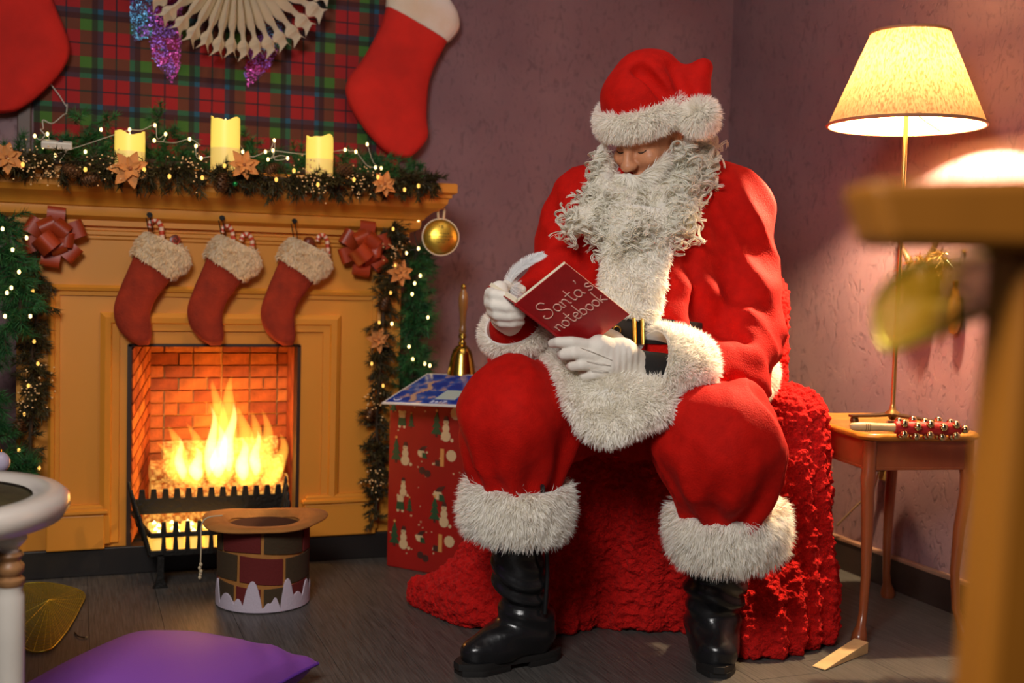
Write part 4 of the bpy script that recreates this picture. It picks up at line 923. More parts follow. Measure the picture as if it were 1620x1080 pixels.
child_of(fur_ring(Hd(0, .002, .056), RH, .099, .113, .058, 17000, .022, 'fur_brim', th=.018, comb=.0, wid=.0030, droop=.22, clump=.02), hat)
mb = MB(); pc = P(1107, 186, 2.765); mb.ball(pc, .036, 20, 14); p, nn = sample(mb.v[0], mb.f[0], 7000); strands(mb, p, nn + RNG.normal(size=(7000, 3)) * .2, .025, .0028, droop=.15, clump=.016); mb.build('pompom', M_fur, hat, smooth=60)
# ---- beard, moustache and hair
M_hair = fur_mat('white_curly_hair', (.995, .965, .88), .5)
M_beard = fur_mat('white_beard', (.99, .955, .86), .45)
lo, hi = box_of([P(890, 230, 2.75), P(1130, 395, 2.9), P(1000, 400, 2.66)], .06); s = SDF(lo, hi, .006)
s.u(s.cap(P(965, 308, 2.865), P(930, 348, 2.79), .034, .028)).u(s.cap(P(1004, 315, 2.865), P(985, 368, 2.745), .050, .044), .03).u(s.cap(P(1050, 302, 2.855), P(1065, 355, 2.78), .048, .036), .03).u(s.cap(P(980, 282, 2.90), P(966, 306, 2.88), .020, .024), .02)
s.u(s.cap(P(1080, 268, 2.85), P(1078, 320, 2.82), .042, .042), .03).u(s.cap(P(1105, 235, 2.88), P(1095, 285, 2.86), .036, .038), .03).u(s.cap(P(950, 222, 2.88), P(945, 300, 2.85), .022, .028), .03).u(s.cap(P(962, 258, 2.87), P(958, 300, 2.84), .014, .022), .02)
s.u(s.cap(P(912, 345, 2.80), P(905, 358, 2.79), .022, .016), .03).u(s.cap(P(1095, 205, 2.94), P(1060, 260, 2.98), .05, .07), .03).u(s.cap(P(1078, 225, 2.86), P(1082, 262, 2.86), .026, .03), .03)
# keep the face open
s.u(s.cap(P(1032, 296, 2.86), P(1040, 330, 2.82), .042, .045), .03)
s.sub(s.ell(Hd(0, .115, -.012), (.056, .065, .040), RH), .012)
s.u(s.cap(P(972, 268, 2.905), P(985, 288, 2.89), .016, .022), .015)
FACE = lambda c: ((c - HC) @ HF > .03) & ((c - HC) @ HU > -.056) & (np.abs((c - HC) @ HR + .004) < .044) & ((c - HC) @ HF > .055)
v, qd = qmesh(s, 1, lambda v: .006 * (vn(v, 40) - .5)); mb = MB().add(v, qd)
p, nn = sample(v, qd, 9000, lambda c, n: ((n @ -LEVEL_F > -.3) & ~FACE(c)).astype(float)); strands(mb, p, nn * .5 + V(0, 0, -.6) + RNG.normal(size=(9000, 3)) * .35, .022, .0022, droop=.2, curl=.5, clump=.018); mb.build('beard', M_beard, santa, smooth=60)
def curls(mb, roots, dirs, lens, rads, turns, k=4, wr=.0011, seg=26):
    for p0, d, L, r_, tn in zip(roots, dirs, lens, rads, turns):
        d = nz(d); R = frame(d, RNG.normal(size=3)); ph = RNG.random() * 6.28; sg = 1 if RNG.random() < .5 else -1; t_ = np.linspace(0, 1, seg)
        bend = RNG.normal(size=3) * L * .22
        for i in range(k):
            off = RNG.normal(size=3) * .0020; rr = r_ * (.55 + .75 * t_) * (1 + RNG.normal() * .10) * np.minimum(1, t_ * 5 + .1); a = ph + sg * t_ * tn * 2 * pi + RNG.normal() * .12
            ax = p0 + off + np.outer(t_ * L, d) + np.outer(t_ ** 2, bend) + np.outer(t_ ** 2 * L * .25, V(0, 0, -1))
            mb.tube(ax + np.outer(rr * np.cos(a), R[0]) + np.outer(rr * np.sin(a), R[1]), wr * (1.15 - .6 * t_), 3, cap=False)
mb = MB(); n = 330
p, nn = sample(v, qd, n, lambda c, nrm: ((nrm @ -LEVEL_F > -.25) & ~FACE(c) & (((c - HC) @ HU < -.085) | ((c - HC) @ LEVEL_R > .055) | ((c - HC) @ LEVEL_R < -.125))).astype(float))
curls(mb, p - nn * .004, nn * .55 + V(0, 0, -.75) + RNG.normal(size=(n, 3)) * .25, RNG.uniform(.026, .048, n), RNG.uniform(.007, .012, n), RNG.uniform(1.5, 2.8, n), k=5, wr=.0015)
# hanging ringlets along the lower edge
low = [(893, 350, 2.77), (900, 358, 2.77), (912, 362, 2.76), (925, 368, 2.75), (944, 372, 2.74), (948, 385, 2.735), (962, 375, 2.73), (985, 382, 2.715), (1005, 388, 2.71), (1022, 385, 2.712), (1040, 375, 2.72), (1068, 372, 2.735), (1078, 378, 2.735), (1092, 368, 2.745), (1098, 355, 2.75), (888, 340, 2.78), (975, 360, 2.72), (1000, 368, 2.71), (1030, 362, 2.715)]
lw = np.array([P(*a) for a in low]); kk = len(lw); curls(mb, lw + UP * .03, np.tile(V(0, 0, -1), (kk, 1)) + RNG.normal(size=(kk, 3)) * .15, np.full(kk, .045), RNG.uniform(.010, .015, kk), RNG.uniform(1.4, 2.4, kk), k=6, wr=.0015)
sd_ = [(1120, 232, 2.83), (1128, 250, 2.84), (1122, 268, 2.83), (1105, 255, 2.81), (1090, 245, 2.80), (1085, 268, 2.79), (1110, 280, 2.82), (1076, 240, 2.79), (1098, 225, 2.80), (1128, 275, 2.86), (940, 240, 2.86), (938, 265, 2.86), (943, 285, 2.84), (1100, 290, 2.81), (1080, 290, 2.79), (1066, 275, 2.80)]
lw = np.array([P(*a) for a in sd_]); kk = len(lw); curls(mb, lw, np.tile(V(0, 0, -1), (kk, 1)) + RNG.normal(size=(kk, 3)) * .5, np.full(kk, .035), RNG.uniform(.012, .020, kk), RNG.uniform(1.2, 2.2, kk), k=7, wr=.0015)
mb.build('beard_curls', M_hair, santa, smooth=60)
# moustache sweeping out under the nose
mb = MB()
for sx in (-1, 1):
    mp_ = bez([Hd(sx * .003, .130, -.064), Hd(sx * .022, .134, -.072), Hd(sx * .046, .124, -.074), Hd(sx * .068, .098, -.062), Hd(sx * .083, .070, -.044)], 20)
    mr = np.array([.006, .008, .009, .010, .011, .012, .012, .012, .012, .012, .012, .011, .011, .010, .010, .009, .008, .007, .006, .003]); mb.tube(mp_, mr, 10); nn_ = 2600
    k = RNG.integers(0, 19, nn_); u = RNG.random(nn_)[:, None]; b0 = mp_[k] + (mp_[k + 1] - mp_[k]) * u; rd = RNG.normal(size=(nn_, 3)); rd /= np.linalg.norm(rd, axis=1)[:, None]; tg = np.gradient(mp_, axis=0)[k]; tg /= np.linalg.norm(tg, axis=1)[:, None]
    strands(mb, b0 + rd * mr[k][:, None], rd * .45 + tg * .8 + V(0, 0, -.35), .030, .0022, droop=.18, clump=.012)
mb.build('moustache', M_fur, santa, smooth=60)
# ---- gloved hands
def hand(name, palm, fingers, thumb, cuffr, folds=None):
    pts = [p for p, r_ in palm] + [p for f in fingers for p, r_ in f] + [p for p, r_ in thumb]; lo, hi = box_of(pts, .06); s = SDF(lo, hi, .0030)
    for (a, ra), (b_, rb) in zip(palm[:-1], palm[1:]): s.u(s.cap(a, b_, ra, rb), .02)
    for f in fingers:
        g = None
        for (a, ra), (b_, rb) in zip(f[:-1], f[1:]):
            d = s.cap(a, b_, ra, rb); g = d if g is None else np.minimum(g, d)
        s.u(g, .007)
    g = None
    for (a, ra), (b_, rb) in zip(thumb[:-1], thumb[1:]):
        d = s.cap(a, b_, ra, rb); g = d if g is None else np.minimum(g, d)
    s.u(g, .010)
    v, qd = qmesh(s, 1, folds); return MB().add(v, qd).build(name, M_glove, santa, smooth=180)
def kn(root, mid1, mid2, tip, r_): return [(root, r_ * 1.12), (mid1, r_ * 1.05), (mid2, r_), (tip, r_ * .86)]
# hand under the front cover: back of the hand towards the lamp side, fingers wrapped to the left
lh_palm = [(P(1006, 577, 2.625), .036), (P(985, 558, 2.59), .030), (P(948, 549, 2.568), .024)]
lf = [kn(P(940, 547, 2.562), P(905, 541, 2.545), P(884, 541, 2.556), P(874, 543, 2.575), .0125),
      kn(P(938, 563, 2.557), P(908, 559, 2.540), P(892, 561, 2.556), P(888, 561, 2.580), .0125),
      kn(P(944, 578, 2.560), P(920, 577, 2.545), P(906, 579, 2.560), P(902, 578, 2.585), .0120),
      kn(P(954, 591, 2.568), P(938, 593, 2.556), P(925, 595, 2.568), P(920, 593, 2.590), .0110)]
lth = [(P(992, 556, 2.615), .020), (P(975, 534, 2.640), .0145), (P(952, 522, 2.655), .0125), (P(934, 514, 2.660), .0105)]
s_extra = [(P(990, 590, 2.605), .028), (P(960, 578, 2.575), .026)]
def gfold(v):
    return .0016 * np.sin((v @ LEVEL_R) * 420 + 3 * vn(v, 20)) * np.exp(-((np.linalg.norm(v - P(985, 570, 2.58), axis=1)) / .035) ** 2)
_palm = lh_palm + [(P(960, 578, 2.577), .026), (P(1002, 592, 2.62), .030)]
g1 = hand('glove', _palm, lf, lth, .03, gfold)
for a_, b_ in (((968, 569), (918, 549)), ((966, 578), (928, 571)), ((962, 587), (934, 584))):
    MB().tube(bez([P(a_[0], a_[1], 2.5435), P((a_[0] + b_[0]) / 2, (a_[1] + b_[1]) / 2 - 1, 2.537), P(b_[0], b_[1], 2.5345)], 10), .0010, 5).build('glove_seam', M_glove, g1, smooth=80)
# hand round the back cover, holding the quill
rh_palm = [(P(822, 524, 2.70), .032), (P(800, 500, 2.645), .032), (P(786, 472, 2.628), .026), (P(790, 456, 2.635), .018)]
rf = [kn(P(776, 464, 2.605), P(782, 466, 2.580), P(800, 470, 2.566), P(812, 475, 2.572), .0130),
      kn(P(775, 479, 2.603), P(783, 483, 2.574), P(804, 486, 2.560), P(820, 488, 2.566), .0130),
      kn(P(779, 493, 2.608), P(787, 498, 2.578), P(808, 500, 2.566), P(824, 499, 2.574), .0125),
      kn(P(786, 505, 2.615), P(794, 510, 2.588), P(812, 511, 2.578), P(824, 509, 2.588), .0115)]
rth = [(P(788, 462, 2.635), .018), (P(800, 452, 2.665), .0135), (P(815, 452, 2.685), .0120), (P(826, 458, 2.690), .0105)]
g2 = hand('glove', rh_palm, rf, rth, .03)
# dark watch strap and shirt cuffs at the wrists
MB().tube([P(1006, 577, 2.625), P(1024, 582, 2.635), P(1050, 588, 2.65)], [.037, .040, .045], 14).build('wrist_band', M_beltm, santa, smooth=60)
MB().tube([P(819, 520, 2.695), P(824, 530, 2.71), P(830, 540, 2.73)], [.036, .042, .046], 14).build('wrist_band', M_beltm, santa, smooth=60)
# ================================================================== the notebook and the quill
px = 1 / 720.0
bw = (CAM_R * 78 + CAM_U * 61 - CAM_FW * 45) * px; bh = (CAM_R * 107 - CAM_U * 77 + CAM_FW * 81) * px; b2 = (-CAM_R * 46 + CAM_U * 33 + CAM_FW * 92) * px
BA = P(815, 481, 2.50); W_, H_ = np.linalg.norm(bw), np.linalg.norm(bh); eu, ev = nz(bw), nz(bh); ev = nz(ev - eu * (ev @ eu)); e2 = nz(b2); e2 = nz(e2 - ev * (e2 @ ev))
n1 = nz(np.cross(eu, ev)); n1 = n1 if n1 @ CAM_FW > 0 else -n1            # into the pages of the front half
n2 = nz(np.cross(ev, e2)); n2 = n2 if n2 @ eu > 0 else -n2
M_cover = mat('red_notebook_cover', (.38, .008, .010), .35, var=.1, vscale=40, bump=.06, bscale=200); M_page = mat('cream_pages', (.82, .72, .52), .8, bump=.4, bscale=300, stretch=(.1, .1, 1))
nb = thing('notebook', 'open red notebook with handwritten title on its cover, in gloved hands', 'notebook', BA)
def slab(u0, u1, v0, v1, t0, t1, e, n): 
    c = BA + e * (u0 + u1) / 2 + ev * (v0 + v1) / 2 + n * (t0 + t1) / 2; return MB().obox(c, ((u1 - u0) / 2, (v1 - v0) / 2, (t1 - t0) / 2), np.array([e, ev, n]))
slab(0, W_, 0, H_, 0, .0028, eu, n1).build('front_cover', M_cover, nb, smooth=0, bev=.002)
slab(0, W_, 0, H_, 0, .0028, e2, n2).build('back_cover', M_cover, nb, smooth=0, bev=.002)
slab(.002, W_ - .004, .0012, H_ - .003, .0030, .0125, eu, n1).build('page_block', M_page, nb, smooth=0)
slab(.002, W_ - .004, .0012, H_ - .003, .0030, .0125, e2, n2).build('page_block', M_page, nb, smooth=0)
MB().tube([BA + ev * .0005, BA + ev * (H_ - .0005)], .0042, 10).build('spine', M_cover, nb, smooth=60)
# handwritten title, stroke by stroke (x right, y up, letter height 1)
GL = {'S': (.78, [[(.70, .86), (.58, 1.02), (.34, 1.02), (.20, .84), (.32, .64), (.56, .50), (.66, .30), (.52, .06), (.24, -.02), (.04, .12), (.06, .26), (.16, .24)]]),
      'a': (.52, [[(.42, .36), (.28, .46), (.08, .36), (.04, .14), (.16, .0), (.32, .06), (.42, .24), (.43, .40), (.42, .12), (.50, .0)]]),
      'n': (.50, [[(.04, .44), (.08, .30), (.07, .0)], [(.07, .24), (.18, .42), (.32, .42), (.38, .26), (.38, .06), (.46, .0)]]),
      't': (.40, [[(.18, .84), (.16, .40), (.18, .08), (.28, .0), (.38, .06)], [(.0, .52), (.36, .56)]]),
      "'": (.20, [[(.10, 1.0), (.12, .90), (.05, .78)]]), 's': (.40, [[(.34, .38), (.22, .46), (.08, .36), (.14, .24), (.30, .18), (.32, .06), (.16, -.02), (.02, .06)]]),
      'o': (.46, [[(.24, .44), (.08, .38), (.03, .18), (.14, .01), (.30, .03), (.40, .20), (.36, .38), (.22, .45), (.16, .38)]]),
      'e': (.44, [[(.06, .22), (.26, .26), (.36, .34), (.28, .46), (.12, .42), (.04, .22), (.12, .02), (.28, .0), (.40, .10)]]),
      'b': (.48, [[(.06, .96), (.05, .5), (.06, .02)], [(.06, .30), (.20, .44), (.36, .36), (.40, .18), (.28, .01), (.10, .02)]]),
      'k': (.46, [[(.06, .96), (.05, .5), (.06, .0)], [(.36, .46), (.10, .22), (.22, .16), (.42, .0)]])}
title = MB()
for word, u0, u1, vb0, vb1, hgt in (("Santa's", .10, 1.0, .395, .440, .047), ('notebook', .075, .985, .615, .665, .044)):
    tot = sum(GL[c][0] for c in word); x = 0.0
    for c in word:
        for stroke in GL[c][1]:
            q_ = []
            for sx, sy in stroke:
                u = u0 + (u1 - u0) * (x + sx) / tot; vb = vb0 + (vb1 - vb0) * (x + sx) / tot; q_.append(BA + eu * (u * W_) + ev * (vb * H_ - sy * hgt) - n1 * .0006)
            title.tube(bez(q_, max(8, len(q_) * 4)), .00135, 6)
        x += GL[c][0]
title.build('title_lettering', mat('rose_gold_ink', (.80, .46, .36), .4), nb, smooth=80)
qp = thing('quill_pen', 'white feather quill pen held behind the open notebook', 'quill', P(812, 470, 2.67))
M_feather = fur_mat('white_feather', (.92, .92, .92), .35)
qa = bez([P(816, 480, 2.675), P(807, 464, 2.672), P(806, 448, 2.665), P(815, 430, 2.655), P(834, 413, 2.648), P(862, 400, 2.645)], 40)
MB().tube(qa, [.0020] * 20 + list(np.linspace(.0018, .0005, 20)), 6).build('shaft', M_feather, qp, smooth=80)
tq = np.gradient(qa, axis=0); tq /= np.linalg.norm(tq, axis=1)[:, None]; mb = MB()
for sg, wd in ((1, .024), (-1, .036)):
    n_ = 900; k = RNG.integers(8, 38, n_); k = np.sort(k); w_ = np.interp(k, [8, 12, 20, 30, 36, 38], [.5, .9, 1.0, .8, .5, .25]); sd = np.cross(tq[k], CAM_FW) * sg
    strands(mb, qa[k] + (qa[k + 1] - qa[k]) * RNG.random(n_)[:, None], sd * .65 + tq[k] * .95 + CAM_FW * RNG.normal(size=n_)[:, None] * .05, wd * w_, .0028, droop=0, seg=2)
mb.build('vane', M_feather, qp, smooth=0, kind='stuff')
mb = MB(); n_ = 900; k = RNG.integers(2, 14, n_); strands(mb, qa[k], RNG.normal(size=(n_, 3)) + CAM_R * 1.0 - CAM_U * .2, .034, .0020, droop=.12, curl=.5, seg=3, clump=.012); mb.build('down', M_feather, qp, smooth=0, kind='stuff')
# ================================================================== armchair under the red throw
def LV(x, y, z): return LEVEL_R * x + LEVEL_F * y + UP * z
ch = thing('armchair', 'armchair under a thick red knitted throw that trails onto the floor', 'armchair', tuple(G(1040, 985)))
M_throw = mat('red_sherpa_throw', (.60, .012, .010), .95, sheen=.25, var=.22, vscale=60, bump=.9, bscale=150, detail=3, spec=.1, bdist=.012)
lo, hi = LV(-.42, 2.62, 0), LV(1.25, 3.75, 1.06); cor = [LV(x, y, z) for x in (-.42, 1.25) for y in (2.62, 3.75) for z in (-.03, 1.06)]; lo, hi = box_of(cor, .02)
R_ = np.array([LEVEL_R, LEVEL_F, UP])
s = SDF(lo, hi, .0135)
def bxl(x0, x1, y0, y1, z0, z1, r_=.06): return s.bx(LV((x0 + x1) / 2, (y0 + y1) / 2, (z0 + z1) / 2), ((x1 - x0) / 2, (y1 - y0) / 2, (z1 - z0) / 2), r_, R_)
s.u(bxl(.02, .77, 3.02, 3.60, -.1, .47)).u(bxl(.64, .815, 2.98, 3.60, -.1, .655, .09), .08).u(bxl(-.075, .10, 3.05, 3.60, -.1, .715, .08), .08).u(bxl(.02, .835, 3.36, 3.62, .2, .975, .10), .08)
# throw falling to the floor: spread folds
for a, b_, ra, rb in [((.76, 3.05, .58), (.79, 3.0, .02), .09, .10), ((.765, 3.14, .55), (.825, 3.17, .0), .075, .085), ((.75, 3.45, .5), (.78, 3.45, 0), .06, .07), ((.72, 3.00, .45), (.64, 2.94, .02), .08, .135), ((.74, 3.02, .3), (.70, 2.94, .05), .06, .10), ((.40, 3.04, .40), (.38, 3.10, .0), .09, .09), ((.20, 3.06, .40), (.12, 3.06, .02), .08, .11),
                      ((.05, 3.10, .40), (-.05, 3.12, .04), .07, .12), ((-.02, 3.12, .10), (-.235, 3.215, .018), .08, .052), ((-.05, 3.10, .05), (-.18, 3.16, .02), .10, .055), ((.50, 3.05, .4), (.54, 3.08, .0), .08, .08), ((.02, 3.06, .03), (.10, 3.05, .02), .10, .09)]:
    s.u(s.cap(LV(*a), LV(*b_), ra, rb), .05)
s.d = np.maximum(s.d, -(s.p[..., 2] - .001))
v, qd = s.mesh(); v = smooth_mesh(v, qd, 2)
me_ = MB().add(v, qd).build('throw', M_throw, ch, smooth=180)
m_ = me_.modifiers.new('s', 'SUBSURF'); m_.levels = 2; m_.render_levels = 2
dg = bpy.context.evaluated_depsgraph_get(); ev_ = me_.evaluated_get(dg); nm_ = bpy.data.meshes.new_from_object(ev_); me_.modifiers.clear()
vv = np.zeros(len(nm_.vertices) * 3, np.float32); nm_.vertices.foreach_get('co', vv); vv = vv.reshape(-1, 3); nn_ = np.zeros(len(vv) * 3, np.float32); nm_.vertex_normals.foreach_get('vector', nn_); nn_ = nn_.reshape(-1, 3)
lx = np.stack([vv @ LEVEL_R, vv @ LEVEL_F, vv[:, 2]], 1)
rib = np.sin((lx[:, 0] * .8 + lx[:, 1] * .6) * 95 + 3.2 * vn(lx, 4)) * .008 * np.clip(vn(lx * V(1, 1, .4), 7, 2) * 2 - .3, 0, 1)
big = (vn(lx, 7, 4) - .5) * .030
cable = np.abs(np.sin(lx[:, 2] * 52 + 9 * vn(lx, 6, 3))) * .003
nub = (vn(vv, 75) - .5) * .014 + (vn(vv, 140, 3) - .5) * .010
dd = rib + cable + nub + big * np.clip(vv[:, 2] / .1, 0, 1)
vv = vv + nn_ * dd[:, None]; vv[:, 2] = np.maximum(vv[:, 2], .001)
nm_.vertices.foreach_set('co', vv.astype(np.float32).ravel()); nm_.update(); me_.data = nm_
# wooden feet of the chair
for x, y in ((.12, 3.14), (.70, 3.14), (.12, 3.52), (.72, 3.52)):
    MB().lathe([(.016, 0), (.022, .01), (.026, .05), (.03, .07)], LV(x, y, 0), n=12).build('foot', M_dark, ch, smooth=40)
# ================================================================== side garlands, greenery and baubles
def garland(name, label, path, n, L, nl, spread, m, per, width, bias, bulbpts, cones=(), flowers=(), brs=(), loc=None):
    t = thing(name, label, 'garland', path[0] if loc is None else loc); p_ = bez(path, 40); nm, st = MB(), MB(); st.tube(p_, .006, 6)
    sprigs(nm, st, p_, n, L, nl, spread, per=per, bias=bias, width=width); nm.build('needles', m, t, smooth=0, kind='stuff'); st.build('stems', M_stem, t, smooth=60)
    for c, ax, l_, r_ in cones: cone_part(t, c, V(*ax), l_, r_, M_cone)
    for c, r_ in flowers: poinsettia(t, c, V(.1, -1, .2), r_, (M_amber, M_amber_c))
    for c, k in brs: berries(t, c, k, (0, -1, 0), (.022, .006, .024))
    bulbs(t, bulbpts, M_bulb2 if m is M_pinedk else M_bulb, .0044); return t
F1 = 3.605
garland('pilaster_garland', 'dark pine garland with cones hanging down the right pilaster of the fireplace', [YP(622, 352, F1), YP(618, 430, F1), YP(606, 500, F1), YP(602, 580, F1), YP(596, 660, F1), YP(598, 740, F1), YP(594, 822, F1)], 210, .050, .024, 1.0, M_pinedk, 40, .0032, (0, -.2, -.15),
        [YP(x, y, 3.57) for x, y in [(622, 362), (618, 463), (600, 510), (588, 575), (606, 610), (625, 420)]], [(YP(608, 480, 3.575), (.3, 0, 1), .05, .02), (YP(585, 655, 3.575), (.2, 0, 1), .045, .019)], [(YP(632, 432, 3.57), .045), (YP(598, 538, 3.57), .042)], [(YP(622, 395, 3.572), 26), (YP(590, 640, 3.572), 22), (YP(592, 760, 3.572), 26)])
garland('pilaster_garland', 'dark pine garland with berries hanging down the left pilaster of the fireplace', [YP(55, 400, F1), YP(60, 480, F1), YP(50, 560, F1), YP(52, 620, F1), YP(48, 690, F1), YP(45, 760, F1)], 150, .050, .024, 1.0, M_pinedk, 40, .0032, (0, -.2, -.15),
        [YP(x, y, 3.57) for x, y in [(54, 540), (60, 575), (45, 610), (38, 655), (30, 712), (62, 740), (52, 460)]], [(YP(28, 678, 3.575), (.3, 0, 1), .05, .02)], [], [(YP(48, 630, 3.572), 26), (YP(62, 600, 3.572), 18)])
garland('wall_garland', 'green pine garland with fairy lights hanging right of the fireplace', [YP(660, 392, 3.70), YP(654, 440, 3.68), YP(655, 490, 3.66), YP(658, 540, 3.64), YP(652, 590, 3.64), YP(648, 640, 3.66)], 230, .072, .032, 1.0, M_pine, 60, .0021, (.12, -.15, .1),
        [YP(x, y, 3.60) for x, y in [(662, 348), (662, 393), (643, 400), (665, 436), (656, 448), (652, 465), (677, 502), (647, 548), (653, 568), (620, 512), (672, 575), (680, 578)]])
garland('wall_garland', 'thick green pine garland with fairy lights at the left edge of the picture', [YP(8, 345, 3.56), YP(15, 400, 3.52), YP(28, 450, 3.52), YP(30, 500, 3.53), YP(-10, 540, 3.55), YP(-18, 620, 3.55), YP(-14, 680, 3.55), YP(20, 740, 3.55), YP(50, 750, 3.55)], 230, .060, .032, 1.0, M_pine, 64, .0021, (.0, -.15, .0),
        [YP(x, y, 3.47) for x, y in [(4, 362), (42, 376), (18, 455), (11, 463), (30, 430), (48, 500), (8, 500), (20, 395)]])
g_ = bpy.data.objects['wall_garland']
MB().tube(bez([YP(640, 342, 3.66), YP(655, 346, 3.63), YP(662, 348, 3.61), YP(656, 370, 3.62), YP(661, 393, 3.61), YP(645, 400, 3.62), YP(648, 450, 3.62)], 30), .0018, 5).build('light_cable', M_gwire, g_, smooth=80)
c = P(697, 375, 3.72); t = thing('bauble', 'flat gold bauble with dark lettering hanging right of the mantel shelf', 'bauble', c)
M_gbaub = mat('satin_gold_bauble', (.75, .47, .06), .32, metal=.85)
Rb = frame(nz(-CAM_FW + CAM_R * .12), UP); MB().lathe([(.001, -.020), (.030, -.018), (.050, -.011), (.058, -.003), (.0585, .003), (.050, .011), (.030, .018), (.001, .020)], c, frame(nz(-CAM_FW + CAM_R * .15)), 36).build('ball', M_gbaub, t, smooth=80)
MB().lathe([(.058, -.004), (.0615, -.003), (.0615, .003), (.058, .004)], c, frame(nz(-CAM_FW + CAM_R * .15)), 36, cap0=False, cap1=False).build('rim', mat('pale_rim', (.85, .70, .45), .3), t, smooth=60)
MB().tube(bez([c + UP * .056 + CAM_R * -.008, c + UP * .088 + CAM_R * -.010, c + UP * .098, c + UP * .088 + CAM_R * .010, c + UP * .056 + CAM_R * .008], 20), .0045, 8).build('hanging_loop', mat('pale_ribbon', (.75, .55, .30), .5), t, smooth=80)
MB().tube([c + UP * .096, c + UP * .10 + V(-.05, -.01, .02), V(1.02, 3.56, 1.205)], .001, 4).build('thread', M_gwire, t, smooth=80)
mb = MB(); fb_ = nz(-CAM_FW + CAM_R * .15); bx_ = nz(np.cross(UP, fb_)); by_ = np.cross(fb_, bx_); rg = np.random.default_rng(4)
def on_b(x, y): 
    r_ = sqrt(x * x + y * y); z = np.interp(r_, [0, .030, .050, .058], [.0203, .0182, .0112, .0032]); return c + bx_ * x + by_ * y + fb_ * z
def scrawl(mb, x0, x1, y, h, n, w_=.0007):
    xs_ = np.linspace(x0, x1, n); mb.tube([on_b(x, y + h * (rg.random() - .5)) for x in xs_], w_, 4)
for y, hw in ((.010, .026), (.001, .040), (-.010, .028), (-.019, .014)):
    x = -hw
    while x < hw: l_ = rg.uniform(.006, .014); scrawl(mb, x, min(x + l_, hw), y, .0045, 9); x += l_ + .003
mb.tube([on_b(-.006, .038), on_b(-.005, .030)], .0011, 4); mb.tube(bez([on_b(.007, .037), on_b(.002, .037), on_b(.001, .034), on_b(.006, .033), on_b(.006, .029), on_b(.0, .029)], 14), .0011, 4); mb.tube([on_b(-.010, .040), on_b(-.011, .038)], .0009, 4); mb.tube([on_b(.010, .040), on_b(.011, .038)], .0009, 4)
mb.build('lettering', mat('dark_ink', (.05, .025, .01), .5), t, smooth=60)
c = P(-2, 731, 2.7); t = thing('bauble', 'small pearly lavender bauble at the left edge of the picture', 'bauble', c)
MB().ball(c, .026, 20, 14).build('ball', mat('pearl_lavender', (.55, .50, .62), .25, coat=.5), t, smooth=80); MB().lathe([(.007, .022), (.007, .031), (.004, .032)], c, n=10).build('cap', M_gold, t)
MB().tube(bez([c + UP * .03, c + UP * .2 + V(-.03, .2, 0), YP(-14, 600, 3.50)], 12), .0010, 4).build('thread', M_gwire, t, smooth=80)
# ================================================================== gift box, card, bell
M_wrap = mat('red_gift_wrap', (.32, .012, .009), .38, var=.08, vscale=8, bump=.12, bscale=14, spec=.5)
go = V(.938, 3.522, 0); ga, gb = nz(V(.175, -.206, 0)), nz(V(.206, .175, 0)); gw, gd = .285, .25
gt = thing('gift_box', 'tall red wrapped gift box printed with snowmen and fir trees', 'gift box', go + ga * gw / 2 + gb * gd / 2)
zt = lambda s: .548 + s * .030
ring = lambda z0, k, o=0: np.array([go + ga * -o * .0 + UP * (z0 + 0), go + ga * gw + UP * z0, go + ga * gw + gb * gd + UP * z0, go + gb * gd + UP * z0])
rt = np.array([go + UP * zt(0), go + ga * gw + UP * zt(0), go + ga * gw + gb * gd + UP * zt(1), go + gb * gd + UP * zt(1)])
MB().loft([ring(0, 1), ring(.25, 1), rt]).build('wrapped_box', M_wrap, gt, smooth=0, bev=.005)
fold = MB(); fold.loft([np.array([go + ga * (gw + .001) + gb * .01 + UP * .01, go + ga * (gw + .001) + gb * (gd - .01) + UP * .01, go + ga * (gw + .003) + gb * (gd - .01) + UP * .012, go + ga * (gw + .003) + gb * .01 + UP * .012]), np.array([go + ga * (gw + .001) + gb * .10 + UP * .10, go + ga * (gw + .001) + gb * .15 + UP * .10, go + ga * (gw + .003) + gb * .15 + UP * .10, go + ga * (gw + .003) + gb * .10 + UP * .10])]); fold.build('paper_fold', M_wrap, gt, smooth=0)
mg, mc, mbn, mgo = MB(), MB(), MB(), MB(); gn = -gb
def gq(u, v, h=.0008): return go + ga * u + UP * v + gn * h
def gpoly(mb, pts, h=.0010): mb.prism([(0, 0)] if 0 else [(a, b_) for a, b_ in pts], gq(0, 0, 0), ga, UP, h, n=gn)
def disc(mb, u, v, r_, h=.0012, n=10): gpoly(mb, [(u + r_ * cos(a), v + r_ * sin(a)) for a in np.arange(n) * 2 * pi / n], h)
def tree_m(u, v, s):
    for k in range(3): w_ = s * (.26 - .06 * k); z = v + s * (.12 + .25 * k); gpoly(mg, [(u - w_, z), (u + w_, z), (u, z + s * .38)], .001 + k * .0002)
    gpoly(mbn, [(u - s * .05, v), (u + s * .05, v), (u + s * .05, v + s * .13), (u - s * .05, v + s * .13)]); disc(mgo, u, v + s * 1.02, s * .06, .0015, 6)
def snowman(u, v, s):
    disc(mc, u, v + s * .25, s * .27); disc(mc, u, v + s * .62, s * .20, .0014); disc(mc, u, v + s * .90, s * .15, .0016); gpoly(mbn, [(u - s * .14, v + s * 1.0), (u + s * .14, v + s * 1.0), (u + s * .08, v + s * 1.2), (u - s * .08, v + s * 1.2)], .002)
    disc(mbn, u - s * .05, v + s * .93, s * .025, .0022, 5); disc(mbn, u + s * .05, v + s * .93, s * .025, .0022, 5); disc(mgo, u, v + s * .88, s * .03, .0022, 5); disc(mc, u + s * .34, v + s * .08, s * .09)
